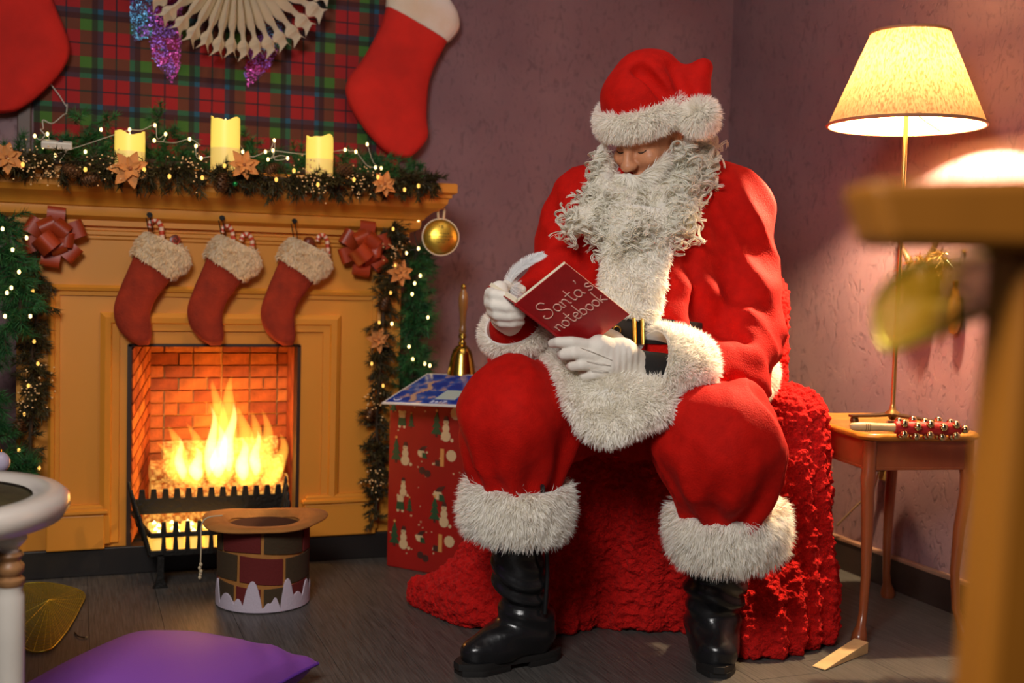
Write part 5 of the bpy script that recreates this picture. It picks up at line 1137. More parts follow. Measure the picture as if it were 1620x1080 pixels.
def bear(u, v, s):
    disc(mc, u, v + s * .80, s * .26); disc(mc, u - s * .2, v + s * 1.0, s * .09); disc(mc, u + s * .2, v + s * 1.0, s * .09); gpoly(mg, [(u - s * .32, v + s * .12), (u + s * .32, v + s * .12), (u + s * .24, v + s * .62), (u - s * .24, v + s * .62)], .0015); disc(mc, u - s * .18, v + s * .05, s * .10); disc(mc, u + s * .18, v + s * .05, s * .10)
def gnome(u, v, s):
    disc(mc, u, v + s * .45, s * .30); gpoly(mbn, [(u - s * .2, v + s * .62), (u + s * .24, v + s * .62), (u + s * .5, v + s * 1.0), (u + s * .05, v + s * .9)], .0015); gpoly(mg, [(u + s * .1, v + s * .1), (u + s * .5, v + s * .1), (u + s * .4, v + s * .45), (u + s * .1, v + s * .5)], .0016)
def parcel(u, v, s):
    disc(mc, u + s * .35, v + s * .60, s * .30); gpoly(mgo, [(u - s * .3, v), (u - s * .08, v), (u - s * .08, v + s * .9), (u - s * .3, v + s * .9)], .0013); gpoly(mbn, [(u - s * .6, v + s * .0), (u - s * .32, v), (u - s * .32, v + s * .3), (u - s * .6, v + s * .3)], .0014); disc(mc, u - s * .55, v + s * .1, s * .1)
for v0 in (.27, .0):
    tree_m(.030, v0 + .07, .080); snowman(.065, v0 + .065, .062); gnome(.125, v0 + .09, .045); parcel(.215, v0 + .075, .062); bear(.050, v0 + .185, .050); tree_m(.085, v0 + .185, .048); tree_m(.180, v0 + .165, .082); snowman(.215, v0 + .155, .066); disc(mbn, .13, v0 + .055, .012); disc(mbn, .15, v0 + .047, .012)
gnome(.19, .45 - .22, .055); snowman(.06, .235, .05); bear(.235, .255, .0) if 0 else None; disc(mc, .25, .515, .020); tree_m(.015, .50, .055)
rg = np.random.default_rng(8)
for k in range(40): disc(mc, rg.uniform(.01, gw - .01), rg.uniform(.02, .53), rg.uniform(.0018, .004), .0009, 6)
for mb_, nme, col in ((mg, 'fir_tree_print', (.022, .075, .030)), (mc, 'snowman_print', (.62, .48, .27)), (mbn, 'brown_print', (.06, .02, .015)), (mgo, 'gold_print', (.62, .30, .08))): mb_.build(nme, mat(nme, col, .5), gt, smooth=0, kind='stuff')
# card tray lying on the box
K = [P(603, 636, 3.50), P(745, 642, 3.36), P(768, 605, 3.60), P(632, 595, 3.745)]
kx, ky = nz(K[1] - K[0]), nz(K[3] - K[0]); ky = nz(ky - kx * (kx @ ky)); kn_ = np.cross(kx, ky); kw, kh = np.linalg.norm(K[1] - K[0]), .285
def card_mat():
    m = mat('blue_night_print', (.02, .07, .42), .3, spec=.5); nt = m.node_tree; N, Lk = nt.nodes, nt.links; b = N['Principled BSDF']
    tc = N.new('ShaderNodeTexCoord'); n1 = N.new('ShaderNodeTexNoise'); n1.inputs['Scale'].default_value = 22; n1.inputs['Detail'].default_value = 6; Lk.new(tc.outputs['Object'], n1.inputs[0])
    r = N.new('ShaderNodeValToRGB'); e = r.color_ramp.elements; e[0].position = .50; e[0].color = (.012, .050, .40, 1); e[1].position = .74; e[1].color = (.72, .52, .42, 1); k = e.new(.58); k.color = (.04, .14, .55, 1); k = e.new(.63); k.color = (.42, .25, .30, 1)
    Lk.new(n1.outputs[0], r.inputs[0]); Lk.new(r.outputs[0], b.inputs['Base Color']); return m
kt = thing('picture_card', 'blue printed card tray with white edge lying on the gift box', 'card', K[0])
def kbox(x0, x1, y0, y1, z0, z1): return MB().obox(K[0] + kx * (x0 + x1) / 2 + ky * (y0 + y1) / 2 + kn_ * (z0 + z1) / 2, ((x1 - x0) / 2, (y1 - y0) / 2, (z1 - z0) / 2), np.array([kx, ky, kn_]))
kbox(0, kw, 0, kh, -.007, -.0012).build('white_tray', mat('white_card_edge', (.80, .78, .72), .5), kt, smooth=0, bev=.0015)
kbox(.010, kw - .006, .010, kh - .012, -.0012, 0).build('printed_face', card_mat(), kt, smooth=0)
kbox(.165, .235, .045, .125, .0001, .0008).build('paper_note', mat('pale_green_note', (.55, .66, .58), .7), kt, smooth=0)
mb = MB(); tp = lambda x, y: K[0] + kx * x + ky * y + kn_ * .0009
mb.tube([tp(.040 + .014 * cos(a), .040 + .018 * sin(a)) for a in np.linspace(3.4, 6.0, 14)], .0016, 5)
x = .165
for stroke in ([(0, .018), (.008, .022), (.010, .016), (0, .004), (.012, .004)], [(.02, .018), (.016, .010), (.021, .004), (.026, .012), (.02, .018)], [(.034, .022), (.034, .004)], [(.040, .022), (.052, .022), (.044, .004)]): mb.tube([tp(x + a, .008 + b_) for a, b_ in stroke], .0012, 5)
mb.build('white_lettering', mat('white_ink', (.85, .85, .9), .5), kt, smooth=60)
mb = MB(); w0 = tp(.09, .08)
for yy in np.linspace(.02, .20, 18): mb.obox(tp(.085 + .012 * sin(yy * 60), yy), (.006 + .004 * abs(sin(yy * 37)), .004, .0004), np.array([kx, ky, kn_]))
mb.build('pale_tree_print', mat('peach_ink', (.72, .42, .25), .5), kt, smooth=0)
# hand bell behind the card
bz = P(730, 600, 3.72); bt = thing('hand_bell', 'brass hand bell with turned wooden handle standing behind the blue card', 'bell', bz)
M_bell = mat('aged_brass', (.62, .40, .07), .22, metal=1.0, var=.2, vscale=12); M_hand = mat('brown_turned_wood', (.30, .13, .03), .3, coat=.4, var=.3, vscale=12)
b0 = bz + V(0, 0, -.004)
MB().lathe([(.050, 0), (.054, .002), (.054, .007), (.050, .014), (.046, .030), (.040, .060), (.035, .085), (.030, .100), (.020, .112), (.012, .118)], b0, n=36).build('bell_body', M_bell, bt, smooth=50)
MB().lathe([(.012, .117), (.014, .124), (.009, .130), (.010, .138), (.014, .142), (.012, .150), (.009, .156)], b0, n=24).build('collar', M_bell, bt, smooth=50)
MB().lathe([(.010, .155), (.013, .165), (.010, .172), (.009, .185), (.011, .215), (.015, .245), (.016, .265), (.013, .285), (.008, .295), (.009, .300)], b0, n=24).build('handle', M_hand, bt, smooth=60)
MB().lathe([(.007, .299), (.009, .304), (.008, .311), (.004, .316), (.001, .317)], b0, n=16).build('finial', M_bell, bt, smooth=60)
# shim block that carries bell and card at the back of the box
# ================================================================== chimney top hat
hc = G(416, 950); ht = thing('top_hat', 'upturned brown fabric top hat patterned like a snowy brick chimney on the floor', 'hat', hc)
M_hatf = mat('tan_felt', (.42, .17, .035), .9, var=.15, vscale=25, bump=.2, bscale=200, sheen=.15); M_hr = mat('dark_red_felt', (.135, .010, .008), .9, bump=.2, bscale=160); M_ho = mat('dark_olive_felt', (.055, .032, .012), .9, bump=.2, bscale=160)
M_snow = mat('lavender_white_felt', (.58, .50, .58), .9, bump=.15, bscale=160); hrad = .126
MB().lathe([(.02, .004), (.115, .002), (hrad + .001, .008), (hrad, .10), (hrad - .003, .225), (hrad - .012, .240), (hrad - .022, .225), (hrad - .028, .05), (.02, .03)], hc, n=48).build('crown', M_hatf, ht, smooth=50)
def panel(a0, a1, z0f, z1f, m, name, off=.003, n=16):
    aa = np.linspace(a0, a1, n); mb = MB(); rr = hrad + off; rings = []
    def pt(a, z, r_): return hc + V(r_ * cos(a), r_ * sin(a), z)
    O, I = [], []
    for a in aa: O.append((pt(a, z0f(a), rr), pt(a, z1f(a), rr))); I.append((pt(a, z0f(a), rr - off - .002), pt(a, z1f(a), rr - off - .002)))
    rings = [np.array([I[k][0], O[k][0], O[k][1], I[k][1]]) for k in range(n)]; mb.loft(rings); return mb.build(name, m, ht, smooth=40, bev=.0012)
fr_ = atan2(-1, -.42)                            # side of the hat that looks to the room
for row, (z0, z1, offa, span) in enumerate([(.163, .226, .25, 1.02), (.082, .155, -.28, 1.02), (.012, .074, .22, .62)]):
    k = 0; a = fr_ + offa - 3.06
    while a < fr_ + offa + 3.0:
        a1 = a + span - .07; wv = lambda z: (lambda q_: z + .006 * sin(q_ * 2.2 + row))
        panel(a, a1, wv(z0), wv(z1), (M_hr, M_ho)[(k + row) % 2], 'brick_patch'); a += span; k += 1
drips = [(-1.45, .055, .20), (-1.05, .080, .16), (-.62, .050, .24), (-.30, .040, .12), (.02, .092, .20), (.36, .030, .10), (.50, .045, .09), (.78, .094, .16), (1.05, .050, .2), (1.4, .075, .2), (1.8, .06, .2), (2.2, .09, .2), (2.7, .05, .2), (3.0, .08, .18), (-1.9, .07, .2), (-2.3, .04, .2), (-2.7, .09, .2)]
def snow_top(q_):
    h_ = .014
    for c_, hh_, w_ in drips:
        d_ = abs((q_ - fr_ - c_ + pi) % (2 * pi) - pi) / w_; h_ = max(h_, .014 + (hh_ - .014) * max(0.0, 1 - d_ ** 2) ** .8 if d_ < 1 else .014)
    return h_
panel(fr_ - pi, fr_ + pi, lambda q_: .003, snow_top, M_snow, 'snow_drips', .006, 150)
n = 56; a = np.arange(n) * 2 * pi / n; zb = .236 + .005 * np.sin(a * 2 + 1.9) + .003 * np.sin(a * 3 + .5)
def br(r_, dz_, k=1.0): return hc + np.stack([r_ * np.cos(a), r_ * np.sin(a), zb * 1 + dz_ + (k - 1)], 1)
rvar = .168 + .010 * np.sin(a * 2 + .8) + .006 * np.cos(a * 5)
MB().loft([hc + np.stack([.100 * np.cos(a), .100 * np.sin(a), zb - .012], 1), hc + np.stack([.112 * np.cos(a), .112 * np.sin(a), zb + .006], 1), hc + np.stack([.145 * np.cos(a), .145 * np.sin(a), zb + .008], 1), hc + np.stack([rvar * np.cos(a), rvar * np.sin(a), zb + .004], 1), hc + np.stack([(rvar + .002) * np.cos(a), (rvar + .002) * np.sin(a), zb], 1), hc + np.stack([rvar * np.cos(a), rvar * np.sin(a), zb - .003], 1), hc + np.stack([.120 * np.cos(a), .120 * np.sin(a), zb - .008], 1), hc + np.stack([.100 * np.cos(a), .100 * np.sin(a), zb - .012], 1)], False, False).build('brim', M_hatf, ht, smooth=60)
MB().lathe([(.0995, .222), (.0965, .20), (.0955, .06), (.09, .036), (.02, .0345)], hc, n=40, cap0=False).build('lining', mat('dark_brown_lining', (.085, .026, .008), .9), ht, smooth=50)
cd = [P(352, 815, 3.10), P(330, 818, 3.09), P(319, 830, 3.08), P(318, 870, 3.08), P(317, 893, 3.08)]
MB().tube(bez(cd, 20), .0020, 6).build('cord', mat('cream_cord', (.55, .45, .28), .7), ht, smooth=80); mb = MB()
for k in range(5): mb.ball(P(317, 893 + k * 5, 3.08) + RNG.normal(size=3) * .001, (.005, .005, .006), 8, 6)
mb.build('cord_knots', mat('cream_cord_knots', (.55, .45, .28), .7), ht, smooth=80)
# ================================================================== purple cushion
Rc, Bc = G(503, 1064, .028), G(215, 1012, .045); sv = Rc - Bc; sv[2] = 0; fv = nz(V(sv[1], -sv[0], 0)); fv = fv if fv @ LEVEL_F < 0 else -fv; Sd = np.linalg.norm(sv); sv = nz(sv)
cc = Bc + sv * Sd / 2 + fv * Sd / 2; cc[2] = 0; t = thing('cushion', 'plump purple satin cushion lying on the floor in the foreground', 'cushion', cc)
N_ = 44; u = np.linspace(-1, 1, N_); uu, ww = np.meshgrid(u, u, indexing='ij'); pin = lambda p_, q_: p_ * (1 - .09 * (1 - q_ ** 2) * np.abs(p_) ** 2)
X_, Y_ = pin(uu, ww), pin(ww, uu); prof = (np.clip((1 - uu ** 2), 0, 1) ** .5 * np.clip((1 - ww ** 2), 0, 1) ** .5); wr = .004 * np.sin(uu * 9 + 5 * ww) * (1 - prof) * prof + .004 * np.sin((uu - ww) * 14) * np.exp(-((uu - .85) ** 2 + (ww + .85) ** 2) * 5)
top = .050 + .085 * prof ** .8 + wr; bot = .050 - .050 * np.clip(prof * 2.2, 0, 1) ** .8 + wr * .2; bot = np.maximum(bot, .0)
pos = lambda zz: (cc + X_[..., None] * sv * Sd / 2 + Y_[..., None] * fv * Sd / 2 + zz[..., None] * UP).reshape(-1, 3)
qg = (np.arange(N_ - 1)[:, None] * N_ + np.arange(N_ - 1)[None]).reshape(-1, 1) + np.array([[0, N_, N_ + 1, 1]])
if np.cross(sv, fv)[2] < 0: qg = qg[:, ::-1]
mb = MB(); mb.add(pos(top), qg); mb.add(pos(bot), qg[:, ::-1]); mb.build('cover', mat('purple_satin', (.25, .070, .40), .55, sheen=.3, bump=.08, bscale=300), t, smooth=180)
ed = np.concatenate([np.stack([u, -np.ones(N_)], 1), np.stack([np.ones(N_), u], 1), np.stack([u[::-1], np.ones(N_)], 1), np.stack([-np.ones(N_), u[::-1]], 1)]); ex_ = pin(ed[:, 0], ed[:, 1]); ey_ = pin(ed[:, 1], ed[:, 0])
MB().tube(cc + ex_[:, None] * sv * Sd / 2 + ey_[:, None] * fv * Sd / 2 + UP * .050, .004, 6).build('seam', mat('purple_piping', (.12, .028, .30), .6), t, smooth=80)
# ================================================================== white stool at the left
sc_ = P(-146, 806, 2.02); t = thing('stool', 'white painted round stool with turned legs and dark olive seat at the left edge', 'stool', V(sc_[0], sc_[1], 0))
M_wht = mat('white_gloss_paint', (.66, .60, .52), .25, coat=.4, var=.08, vscale=6); sz = V(sc_[0], sc_[1], .535)
MB().lathe([(.205, -.02), (.21, -.048), (.235, -.056), (.258, -.050), (.270, -.030), (.268, -.012), (.255, -.002), (.230, 0), (.212, -.004), (.205, -.012)], sz, n=72, cap0=False, cap1=False).build('seat_ring', M_wht, t, smooth=60)
MB().lathe([(.01, -.030), (.206, -.030), (.206, -.018), (.19, -.013), (.01, -.010)], sz, n=60).build('seat_pad', mat('dark_olive_seat', (.050, .042, .012), .6, var=.4, vscale=18, bump=.3, bscale=60), t, smooth=40)
M_gilt = mat('worn_gilt_brown', (.30, .14, .05), .45, var=.4, vscale=30)
def s_leg(x, y):
    b0 = V(x, y, 0); lg = MB().lathe([(.012, 0), (.018, .02), (.015, .05), (.020, .09), (.023, .13), (.024, .30), (.024, .375), (.020, .385), (.022, .392)], b0, n=24).build('leg', M_wht, t, smooth=40)
    MB().lathe([(.018, .390), (.024, .396), (.024, .404), (.016, .410), (.023, .418), (.023, .428), (.016, .436), (.022, .446), (.019, .452)], b0, n=24).build('turned_rings', M_gilt, lg, smooth=50)
    MB().lathe([(.016, .450), (.014, .458), (.024, .468), (.028, .474), (.028, .482), (.02, .488)], b0, n=24).build('leg_collar', M_wht, lg, smooth=50)
l1 = P(34, 900, 1.95); ang0 = atan2(l1[1] - sc_[1], l1[0] - sc_[0]); rl = .222
lp_ = []
for k in range(4):
    x, y = sc_[0] + rl * cos(ang0 + k * pi / 2), sc_[1] + rl * sin(ang0 + k * pi / 2); lp_.append((x, y)); s_leg(x, y)
for k in (0, 1): MB().tube([V(*lp_[k], .27), V(*lp_[k + 2], .27)], .013, 12).build('stretcher', M_wht, t, smooth=60)
M_hl0 = mat('pale_tip', (.5, .35, .15), .6)
# ================================================================== gold mesh leaves
M_mesh = mat('gold_gauze', (.40, .30, .02), .4, metal=.3, alpha=.36); M_gwir = mat('gold_wire', (.60, .48, .06), .3, metal=.8)
def mesh_leaf(name, label, outline, lift, loc, veins, thk=.0015, mt=M_mesh, dots=0):
    t = thing(name, label, 'leaf', loc); o = np.array(outline); c = o.mean(0) + lift; n = len(o); oo = bez(np.concatenate([o, o[:1]]), 48)[:-1]; rings = [c + (oo - c) * s for s in (1, .75, .5, .25, .02)]
    for i, s in enumerate((1, .75, .5, .25, .02)): rings[i] = rings[i] + lift * .0 + np.asarray(lift) * (1 - s) * .6
    nn_ = nz(np.cross(oo[5] - c, oo[0] - c)); MB().loft(rings + [r_ + nn_ * thk for r_ in rings[::-1]] + [rings[0]], False, False).build('membrane', mt, t, smooth=60)
    MB().tube(np.concatenate([oo, oo[:1]]), .0022, 6).build('edge_wire', M_gwir, t, smooth=80); mb = MB()
    for k in range(0, 47, max(1, 47 // veins)): mb.tube([c + np.asarray(lift) * .6 + nn_ * .001, (c + np.asarray(lift) * .5 + oo[k]) / 2 + nn_ * .001, oo[k]], .0007, 4)
    for s in np.linspace(.15, .95, 14): rr = c + (oo - c) * s + np.asarray(lift) * (1 - s) * .6 + nn_ * .0008; mb.tube(np.concatenate([rr, rr[:1]]), .0005, 3, cap=False)
    mb.build('veins', M_gwir, t, smooth=80, kind='stuff')
    if dots:
        mb = MB()
        for k in range(dots): mb.ball(c + (oo[RNG.integers(47)] - c) * sqrt(RNG.random()) * .9 + np.asarray(lift) * .4 + nn_ * .002, .0016, 5, 4)
        mb.build('glitter', mat('glitter_spark', (.9, .85, .4), .1, metal=1), t, smooth=0, kind='stuff')
    return t
mesh_leaf('gold_leaf', 'gold glittery gauze leaf lying on the floor behind the white stool', [G(x, y, .006) for x, y in [(20, 926), (60, 921), (98, 925), (133, 938), (126, 962), (112, 988), (96, 1010), (76, 1028), (40, 1026), (10, 980)]], V(0, 0, .02), G(70, 970), 16, dots=40)
t = thing('twig', 'short dark twig with a pale tip on the floor beside the gold leaf', 'twig', G(128, 1006))
MB().tube(bez([G(118, 1000, .003), G(124, 1006, .004), G(134, 1008, .003)], 8), .0018, 5).build('stem', M_stem, t, smooth=80); MB().ball(G(137, 1008, .003), .003, 8, 6).build('tip', M_hl0, t, smooth=80)
# ================================================================== side table with lamp and jingle stick
M_tw = mat('red_brown_varnish', (.30, .075, .022), .28, var=.35, vscale=9, stretch=(1, 1, .25), coat=.35); M_tt = mat('honey_varnished_top', (.44, .19, .022), .25, var=.3, vscale=7, stretch=(.3, 2, 1), coat=.4)
tc_ = V(2.125, 2.600, 0); te1, te2 = nz(V(.985, -.17, 0)), nz(V(.17, .985, 0)); tw, td, tz = .178, .225, .562
tb = thing('side_table', 'small varnished side table with curved legs beside the armchair', 'table', tc_)
def rrect(hx, hy, r_, z, n=6):
    o = []
    for sx, sy, a0 in ((1, 1, 0), (-1, 1, pi / 2), (-1, -1, pi), (1, -1, 1.5 * pi)):
        for a in np.linspace(a0, a0 + pi / 2, n): o.append(tc_ + te1 * (sx * (hx - r_) + r_ * cos(a)) + te2 * (sy * (hy - r_) + r_ * sin(a)) + UP * z)
    return np.array(o)
MB().loft([rrect(tw - .012, td - .012, .05, tz - .022), rrect(tw, td, .055, tz - .016), rrect(tw + .003, td + .003, .056, tz - .010), rrect(tw, td, .055, tz - .003), rrect(tw - .008, td - .008, .05, tz), rrect(tw - .014, td - .014, .045, tz - .002)]).build('tabletop', M_tt, tb, smooth=50)
for s1_, s2_, e_, l_ in ((0, -1, te1, tw), (0, 1, te1, tw), (1, 0, te2, td), (-1, 0, te2, td)):
    cN = tc_ + te1 * s1_ * (tw - .032) + te2 * s2_ * (td - .032) + UP * (tz - .058); R = np.array([e_, np.cross(UP, e_), UP]); ap = MB().obox(cN, (l_ - .05, .008, .036), R).build('apron', M_tw, tb, smooth=0)
    MB().obox(cN - UP * .038, (l_ - .05, .010, .004), R).build('bead', M_tw, ap, smooth=0, bev=.002)
for sx, sy in ((-1, -1), (1, -1), (1, 1), (-1, 1)):
    b0 = tc_ + te1 * sx * (tw - .036) + te2 * sy * (td - .036); od = nz(te1 * sx + te2 * sy); rings = []
    for z, o, h_ in ((tz - .022, 0, .023), (.46, 0, .023), (.445, .004, .024), (.40, .002, .021), (.30, -.010, .016), (.18, -.016, .013), (.08, -.008, .0115), (.045, .006, .013), (.028, .016, .019), (.012, .020, .022), (0, .018, .019)):
        cz = b0 + od * o + UP * z; a = np.arange(12) * 2 * pi / 12 + pi / 4; sq = np.stack([np.cos(a), np.sin(a)], 1); k = 1 / np.maximum(np.abs(sq[:, 0] * .707 - sq[:, 1] * .707), np.abs(sq[:, 0] * .707 + sq[:, 1] * .707)) * .72 if z > .3 else np.ones(12)
        rings.append(cz + (sq[:, :1] * te1 + sq[:, 1:] * te2) * (h_ * np.clip(k, .8, 1.25))[:, None])
    MB().loft(rings[::-1]).build('leg', M_tw, tb, smooth=45)
# lamp
lx_, ly_ = BULB[0], BULB[1]; lt = thing('table_lamp', 'table lamp with pleated cream fabric shade on a thin brass stem', 'lamp', V(lx_, ly_, tz))
M_lb = mat('dark_bronze', (.10, .06, .025), .4, metal=.8); M_br2 = mat('brass_stem', (.42, .28, .09), .3, metal=.9)
for k in range(3):
    an = radians(170 + 120 * k) ; d = V(cos(an), sin(an), 0); sd = V(-sin(an), cos(an), 0); r_ = .125
    MB().loft([np.array([V(lx_, ly_, z) + d * o + sd * w_, V(lx_, ly_, z) + d * o - sd * w_, V(lx_, ly_, z - .006) + d * o - sd * w_, V(lx_, ly_, z - .006) + d * o + sd * w_]) for o, w_, z in ((0, .020, tz + .034), (.06, .018, tz + .030), (r_, .012, tz + .028))]).build('base_arm', M_lb, lt, smooth=30)
    MB().ball(V(lx_, ly_, tz + .0125) + d * (r_ - .012), .0125, 12, 8).build('ball_foot', M_lb, lt, smooth=80)
MB().lathe([(.022, .028), (.020, .036), (.010, .042), (.0065, .06), (.0065, .20), (.0065, .62), (.0065, .86), (.009, .862), (.009, .872), (.006, .876)], V(lx_, ly_, tz), n=14).build('stem', M_br2, lt, smooth=50)
MB().lathe([(.013, .872), (.014, .90), (.013, .915), (.008, .918)], V(lx_, ly_, tz), n=14).build('bulb_holder', M_wht, lt, smooth=50)
MB().lathe([(.010, -.022), (.018, -.012), (.026, .008), (.029, .026), (.024, .042), (.010, .052), (.001, .054)], V(BULB[0], BULB[1], BULB[2] - .012), n=20).build('light_bulb', glow('lit_bulb', (1, .72, .42), 5600), lt, smooth=80).visible_shadow = True
def shade_mat():
    m = bpy.data.materials.new('lit_slub_shade'); m.use_nodes = True; nt = m.node_tree; N, Lk = nt.nodes, nt.links; nt.nodes.clear(); out = N.new('ShaderNodeOutputMaterial')
    tc = N.new('ShaderNodeTexCoord'); mp = N.new('ShaderNodeMapping'); mp.inputs['Rotation'].default_value = (0, radians(38), 0); mp.inputs['Scale'].default_value = (220, 220, 14); Lk.new(tc.outputs['Object'], mp.inputs[0])
    n1 = N.new('ShaderNodeTexNoise'); n1.inputs['Scale'].default_value = 1; n1.inputs['Detail'].default_value = 3; Lk.new(mp.outputs[0], n1.inputs[0]); r = N.new('ShaderNodeValToRGB'); r.color_ramp.elements[0].position = .36; r.color_ramp.elements[0].color = (.018, .0085, .002, 1); r.color_ramp.elements[1].position = .56; r.color_ramp.elements[1].color = (.038, .0205, .0085, 1); Lk.new(n1.outputs[0], r.inputs[0])
    t_ = N.new('ShaderNodeBsdfTranslucent'); d_ = N.new('ShaderNodeBsdfDiffuse'); Lk.new(r.outputs[0], t_.inputs[0]); d_.inputs[0].default_value = (.50, .38, .22, 1); x = N.new('ShaderNodeMixShader'); x.inputs[0].default_value = .5; Lk.new(d_.outputs[0], x.inputs[1]); Lk.new(t_.outputs[0], x.inputs[2]); Lk.new(x.outputs[0], out.inputs[0]); return m
sz0, sz1, sr0, sr1 = 1.384, 1.632, .207, .103; n = 72; a = np.arange(n) * 2 * pi / n
ring = lambda r_, z: np.array([[lx_ + r_ * cos(q_), ly_ + r_ * sin(q_), z] for q_ in a])
sh_o = MB().loft([ring(sr0, sz0), ring(sr1, sz1)], False, False).build('lamp_shade', shade_mat(), lt, smooth=60)
M_trim = mat('brown_shade_trim', (.34, .15, .07), .7)
for z, r_ in ((sz0, sr0), (sz1, sr1)): MB().tube(np.concatenate([ring(r_, z), ring(r_, z)[:2]]), .0045, 8, cap=False).build('shade_trim', M_trim, sh_o, smooth=80)
for k in range(3): an = k * 2.094 + .4; MB().tube([V(lx_, ly_, 1.438), V(lx_ + .1 * cos(an), ly_ + .1 * sin(an), 1.41), V(lx_ + sr0 * .985 * cos(an), ly_ + sr0 * .985 * sin(an), sz0 + .006)], .0018, 5).build('shade_spoke', M_br2, sh_o, smooth=80)
# jingle bell stick
ja, jb = P(1345, 663, 2.86), P(1524, 659, 2.86); ja[2] = jb[2] = tz + .030; jd = nz(jb - ja)
jt = thing('jingle_bell_stick', 'jingle bell stick with red sleeve and pale wooden handle on the side table', 'jingle bells', ja)
Rj = frame(jd, UP); Lj = np.linalg.norm(jb - ja); M_hl = mat('pale_wood', (.66, .44, .20), .5, var=.15, vscale=20)
MB().lathe([(.004, 0), (.009, .004), (.011, .02), (.012, .045), (.0105, .06), (.010, .085), (.011, .12)], ja, Rj, 18).build('handle', M_hl, jt, smooth=50)
for s in (.038, .043, .048): MB().lathe([(.0122, -.0008), (.0125, 0), (.0122, .0008)], ja + jd * s, Rj, 18, False, False).build('handle_ring', M_hand, jt, smooth=50)
MB().lathe([(.011, .112), (.016, .114), (.0165, .20), (.0165, Lj - .012), (.012, Lj - .006), (.003, Lj - .004)], ja, Rj, 20).build('red_sleeve', mat('red_leather_sleeve', (.42, .012, .012), .5), jt, smooth=50)
M_jb = mat('silver_gold_bell', (.72, .58, .30), .15, metal=1.0)
for i in range(5):
    for an in (35, 100, 165, 215, 325):
        q_ = radians(an + (18 if i % 2 else 0)); cN = ja + jd * (.130 + i * .0325) + (Rj[0] * cos(q_ - pi / 2 + pi) + Rj[1] * sin(q_ - pi / 2 + pi)) * .0235
        if cN[2] < tz + .0112: cN[2] = tz + .0112
        b_ = MB().ball(cN, .0105, 12, 8).build('bell', M_jb, jt, smooth=80)
MB().ball(jb + jd * .006, .0105, 12, 8).build('bell', M_jb, jt, smooth=80)
# door wedge
wa, wb_ = G(1295, 1058), G(1362, 1030); wd = nz(wb_ - wa); wl = np.linalg.norm(wb_ - wa); ws = V(-wd[1], wd[0], 0)
t = thing('door_wedge', 'pale wooden door wedge lying on the floor in front of the side table', 'wedge', (wa + wb_) / 2)
MB().add([wa + ws * .018 + UP * .001, wa - ws * .018 + UP * .001, wb_ - ws * .020, wb_ + ws * .020, wa + ws * .018 + UP * .004, wa - ws * .018 + UP * .004, wb_ - ws * .020 + UP * .030, wb_ + ws * .020 + UP * .030], [(0, 3, 2, 1), (4, 5, 6, 7), (0, 1, 5, 4), (1, 2, 6, 5), (2, 3, 7, 6), (3, 0, 4, 7)]).build('wedge_block', M_hl, t, smooth=0, bev=.0015)
# lamp flex and plug on the wall
t = thing('wall_socket', 'small brass coloured socket with cable on the wall behind the side table', 'socket', XP(1403, 742, WX))
c = XP(1402, 742, WX - .012); MB().obox(c, (.012, .022, .036)).build('socket_plate', mat('brass_plate', (.45, .30, .09), .35, metal=.5), t, smooth=0, bev=.003); MB().lathe([(.010, 0), (.010, .03), (.005, .034)], c + V(-.01, 0, .004), frame(V(-1, 0, 0)), 12).build('plug', M_lb, t)
MB().tube(bez([c + V(-.03, 0, -.01), XP(1380, 775, WX - .03), XP(1350, 805, WX - .03), XP(1325, 830, WX - .03)], 16), .003, 6).build('flex', mat('tan_flex', (.40, .27, .12), .6), t, smooth=80)
# ornaments hanging on the wall behind the lamp
t = thing('wall_ornament', 'dark reindeer head wall ornament with antlers and gold tinsel behind the lamp', 'ornament', XP(1458, 470, WX))
M_orn = mat('dark_olive_wood', (.085, .045, .012), .55)
q0 = lambda x, y, o=.05: XP(x, y, WX - o)
MB().tube([q0(1458, 428, .03), q0(1458, 440, .045), q0(1458, 458, .05), q0(1458, 475, .055), q0(1458, 487, .055), q0(1458, 491, .053)], [.045, .050, .036, .022, .019, .010], 14).build('head', M_orn, t, smooth=60)
for sx in (-1, 1):
    MB().tube([q0(1458 + sx * 22, 440, .04), q0(1458 + sx * 30, 436, .04), q0(1458 + sx * 34, 441, .04)], [.007, .011, .002], 8).build('ear', M_orn, t, smooth=60)
    MB().tube(bez([q0(1458 + sx * 12 - 3, 425, .04), q0(1458 + sx * 18 - 5, 405, .045), q0(1458 + sx * 28 - 6, 385, .045), q0(1458 + sx * 30 - 6, 355, .045)], 14), np.linspace(.012, .006, 14), 8).build('antler', M_orn, t, smooth=60)
mb = MB(); pts_ = np.array([q0(x, y, .07) for x, y in [(1428, 432), (1440, 418), (1455, 412), (1470, 410), (1486, 402), (1495, 415), (1480, 425)]]); k = RNG.integers(0, 7, 700); strands(mb, pts_[k] + RNG.normal(size=(700, 3)) * .006, RNG.normal(size=(700, 3)), .028, .0026, seg=2); mb.build('tinsel', mat('gold_tinsel', (.85, .66, .25), .2, metal=1), t, smooth=0, kind='stuff')
c = XP(1510, 485, WX - .03); t = thing('glass_drop', 'amber teardrop ornament with gold cap hanging on the wall right of the lamp', 'ornament', c)
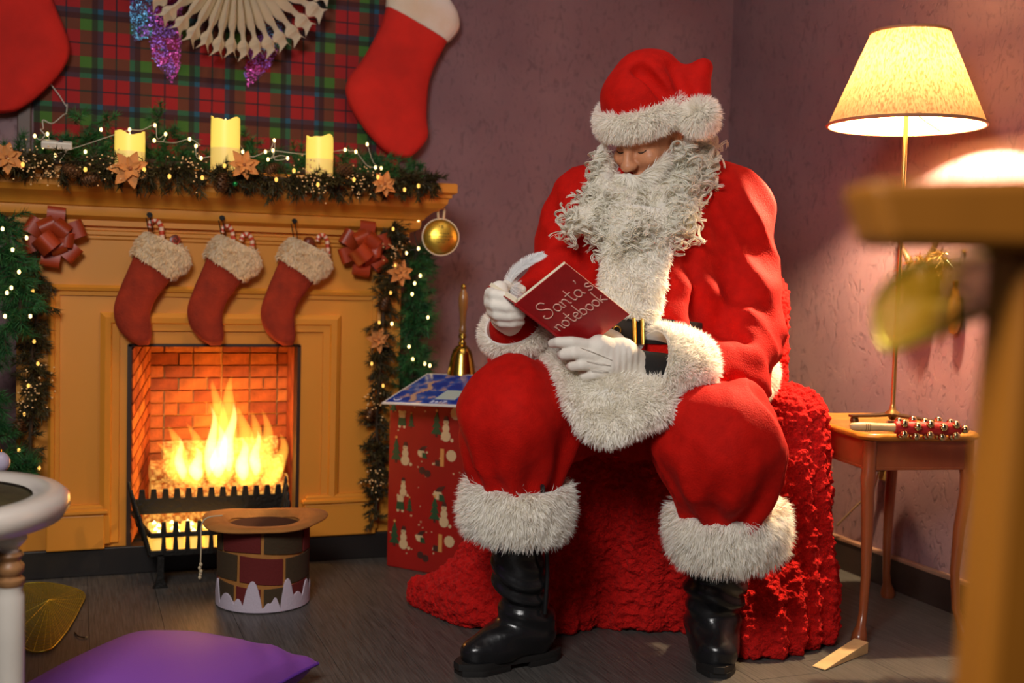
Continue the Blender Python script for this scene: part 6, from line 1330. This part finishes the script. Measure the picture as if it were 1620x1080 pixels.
MB().lathe([(.001, -.080), (.012, -.074), (.019, -.050), (.021, -.025), (.019, .005), (.013, .035), (.007, .055), (.006, .06)], c, n=20).build('drop', mat('amber_glass', (.60, .25, .03), .15, coat=.6), t, smooth=60); MB().lathe([(.007, .058), (.009, .062), (.009, .074), (.005, .077)], c, n=14).build('cap', M_gold, t, smooth=50)
MB().tube([c + UP * .076, V(WX - .012, c[1], c[2] + .16)], .0012, 5).build('thread', M_gwire, t); MB().ball(V(WX - .006, c[1], c[2] + .16), .006, 8, 6).build('pin', M_gold, t, smooth=80)
# ================================================================== wooden stand close to the camera
M_stand = mat('orange_brown_wood', (.30, .100, .004), .5, var=.25, vscale=5, stretch=(1, 1, .3))
t = thing('wooden_stand', 'orange brown wooden post with angled crossbar close to the camera at right', 'stand', LV(.50, .45, 0))
pl = [(1376, 284), (1660, 278), (1660, 396), (1406, 390)]
MB().loft([np.array([P(x, y, .62) for x, y in pl]), np.array([P(x, y, .62) for x, y in pl]) + LEVEL_F * .06]).build('crossbar', M_stand, t, smooth=0, bev=.006)
tp_ = [P(1592, 394, .65), P(1720, 394, .65)]; bt_ = [P(1536, 1080, .65), P(1700, 1080, .65)]
bt2 = [tp_[i] + (bt_[i] - tp_[i]) * (tp_[i][2] / (tp_[i][2] - bt_[i][2])) for i in (0, 1)]
MB().loft([np.array([bt2[0] - LEVEL_F * .02, bt2[1] - LEVEL_F * .02, bt2[1] + LEVEL_F * .03, bt2[0] + LEVEL_F * .03]), np.array([tp_[0] - LEVEL_F * .02, tp_[1] - LEVEL_F * .02, tp_[1] + LEVEL_F * .03, tp_[0] + LEVEL_F * .03])]).build('post', M_stand, t, smooth=0, bev=.006)
M_gauze2 = mat('olive_gold_gauze', (.42, .20, .002), .5, alpha=.62)
mesh_leaf('gold_leaf', 'gold gauze leaf hanging from the wooden stand close to the camera', [P(x, y, d) for x, y, d in [(1600, 400, .66), (1510, 408, .70), (1440, 420, .73), (1392, 465, .75), (1386, 515, .75), (1405, 552, .74), (1450, 540, .72), (1520, 512, .69), (1605, 470, .67)]], LEVEL_F * .01, P(1600, 400, .66), 10, mt=M_gauze2)
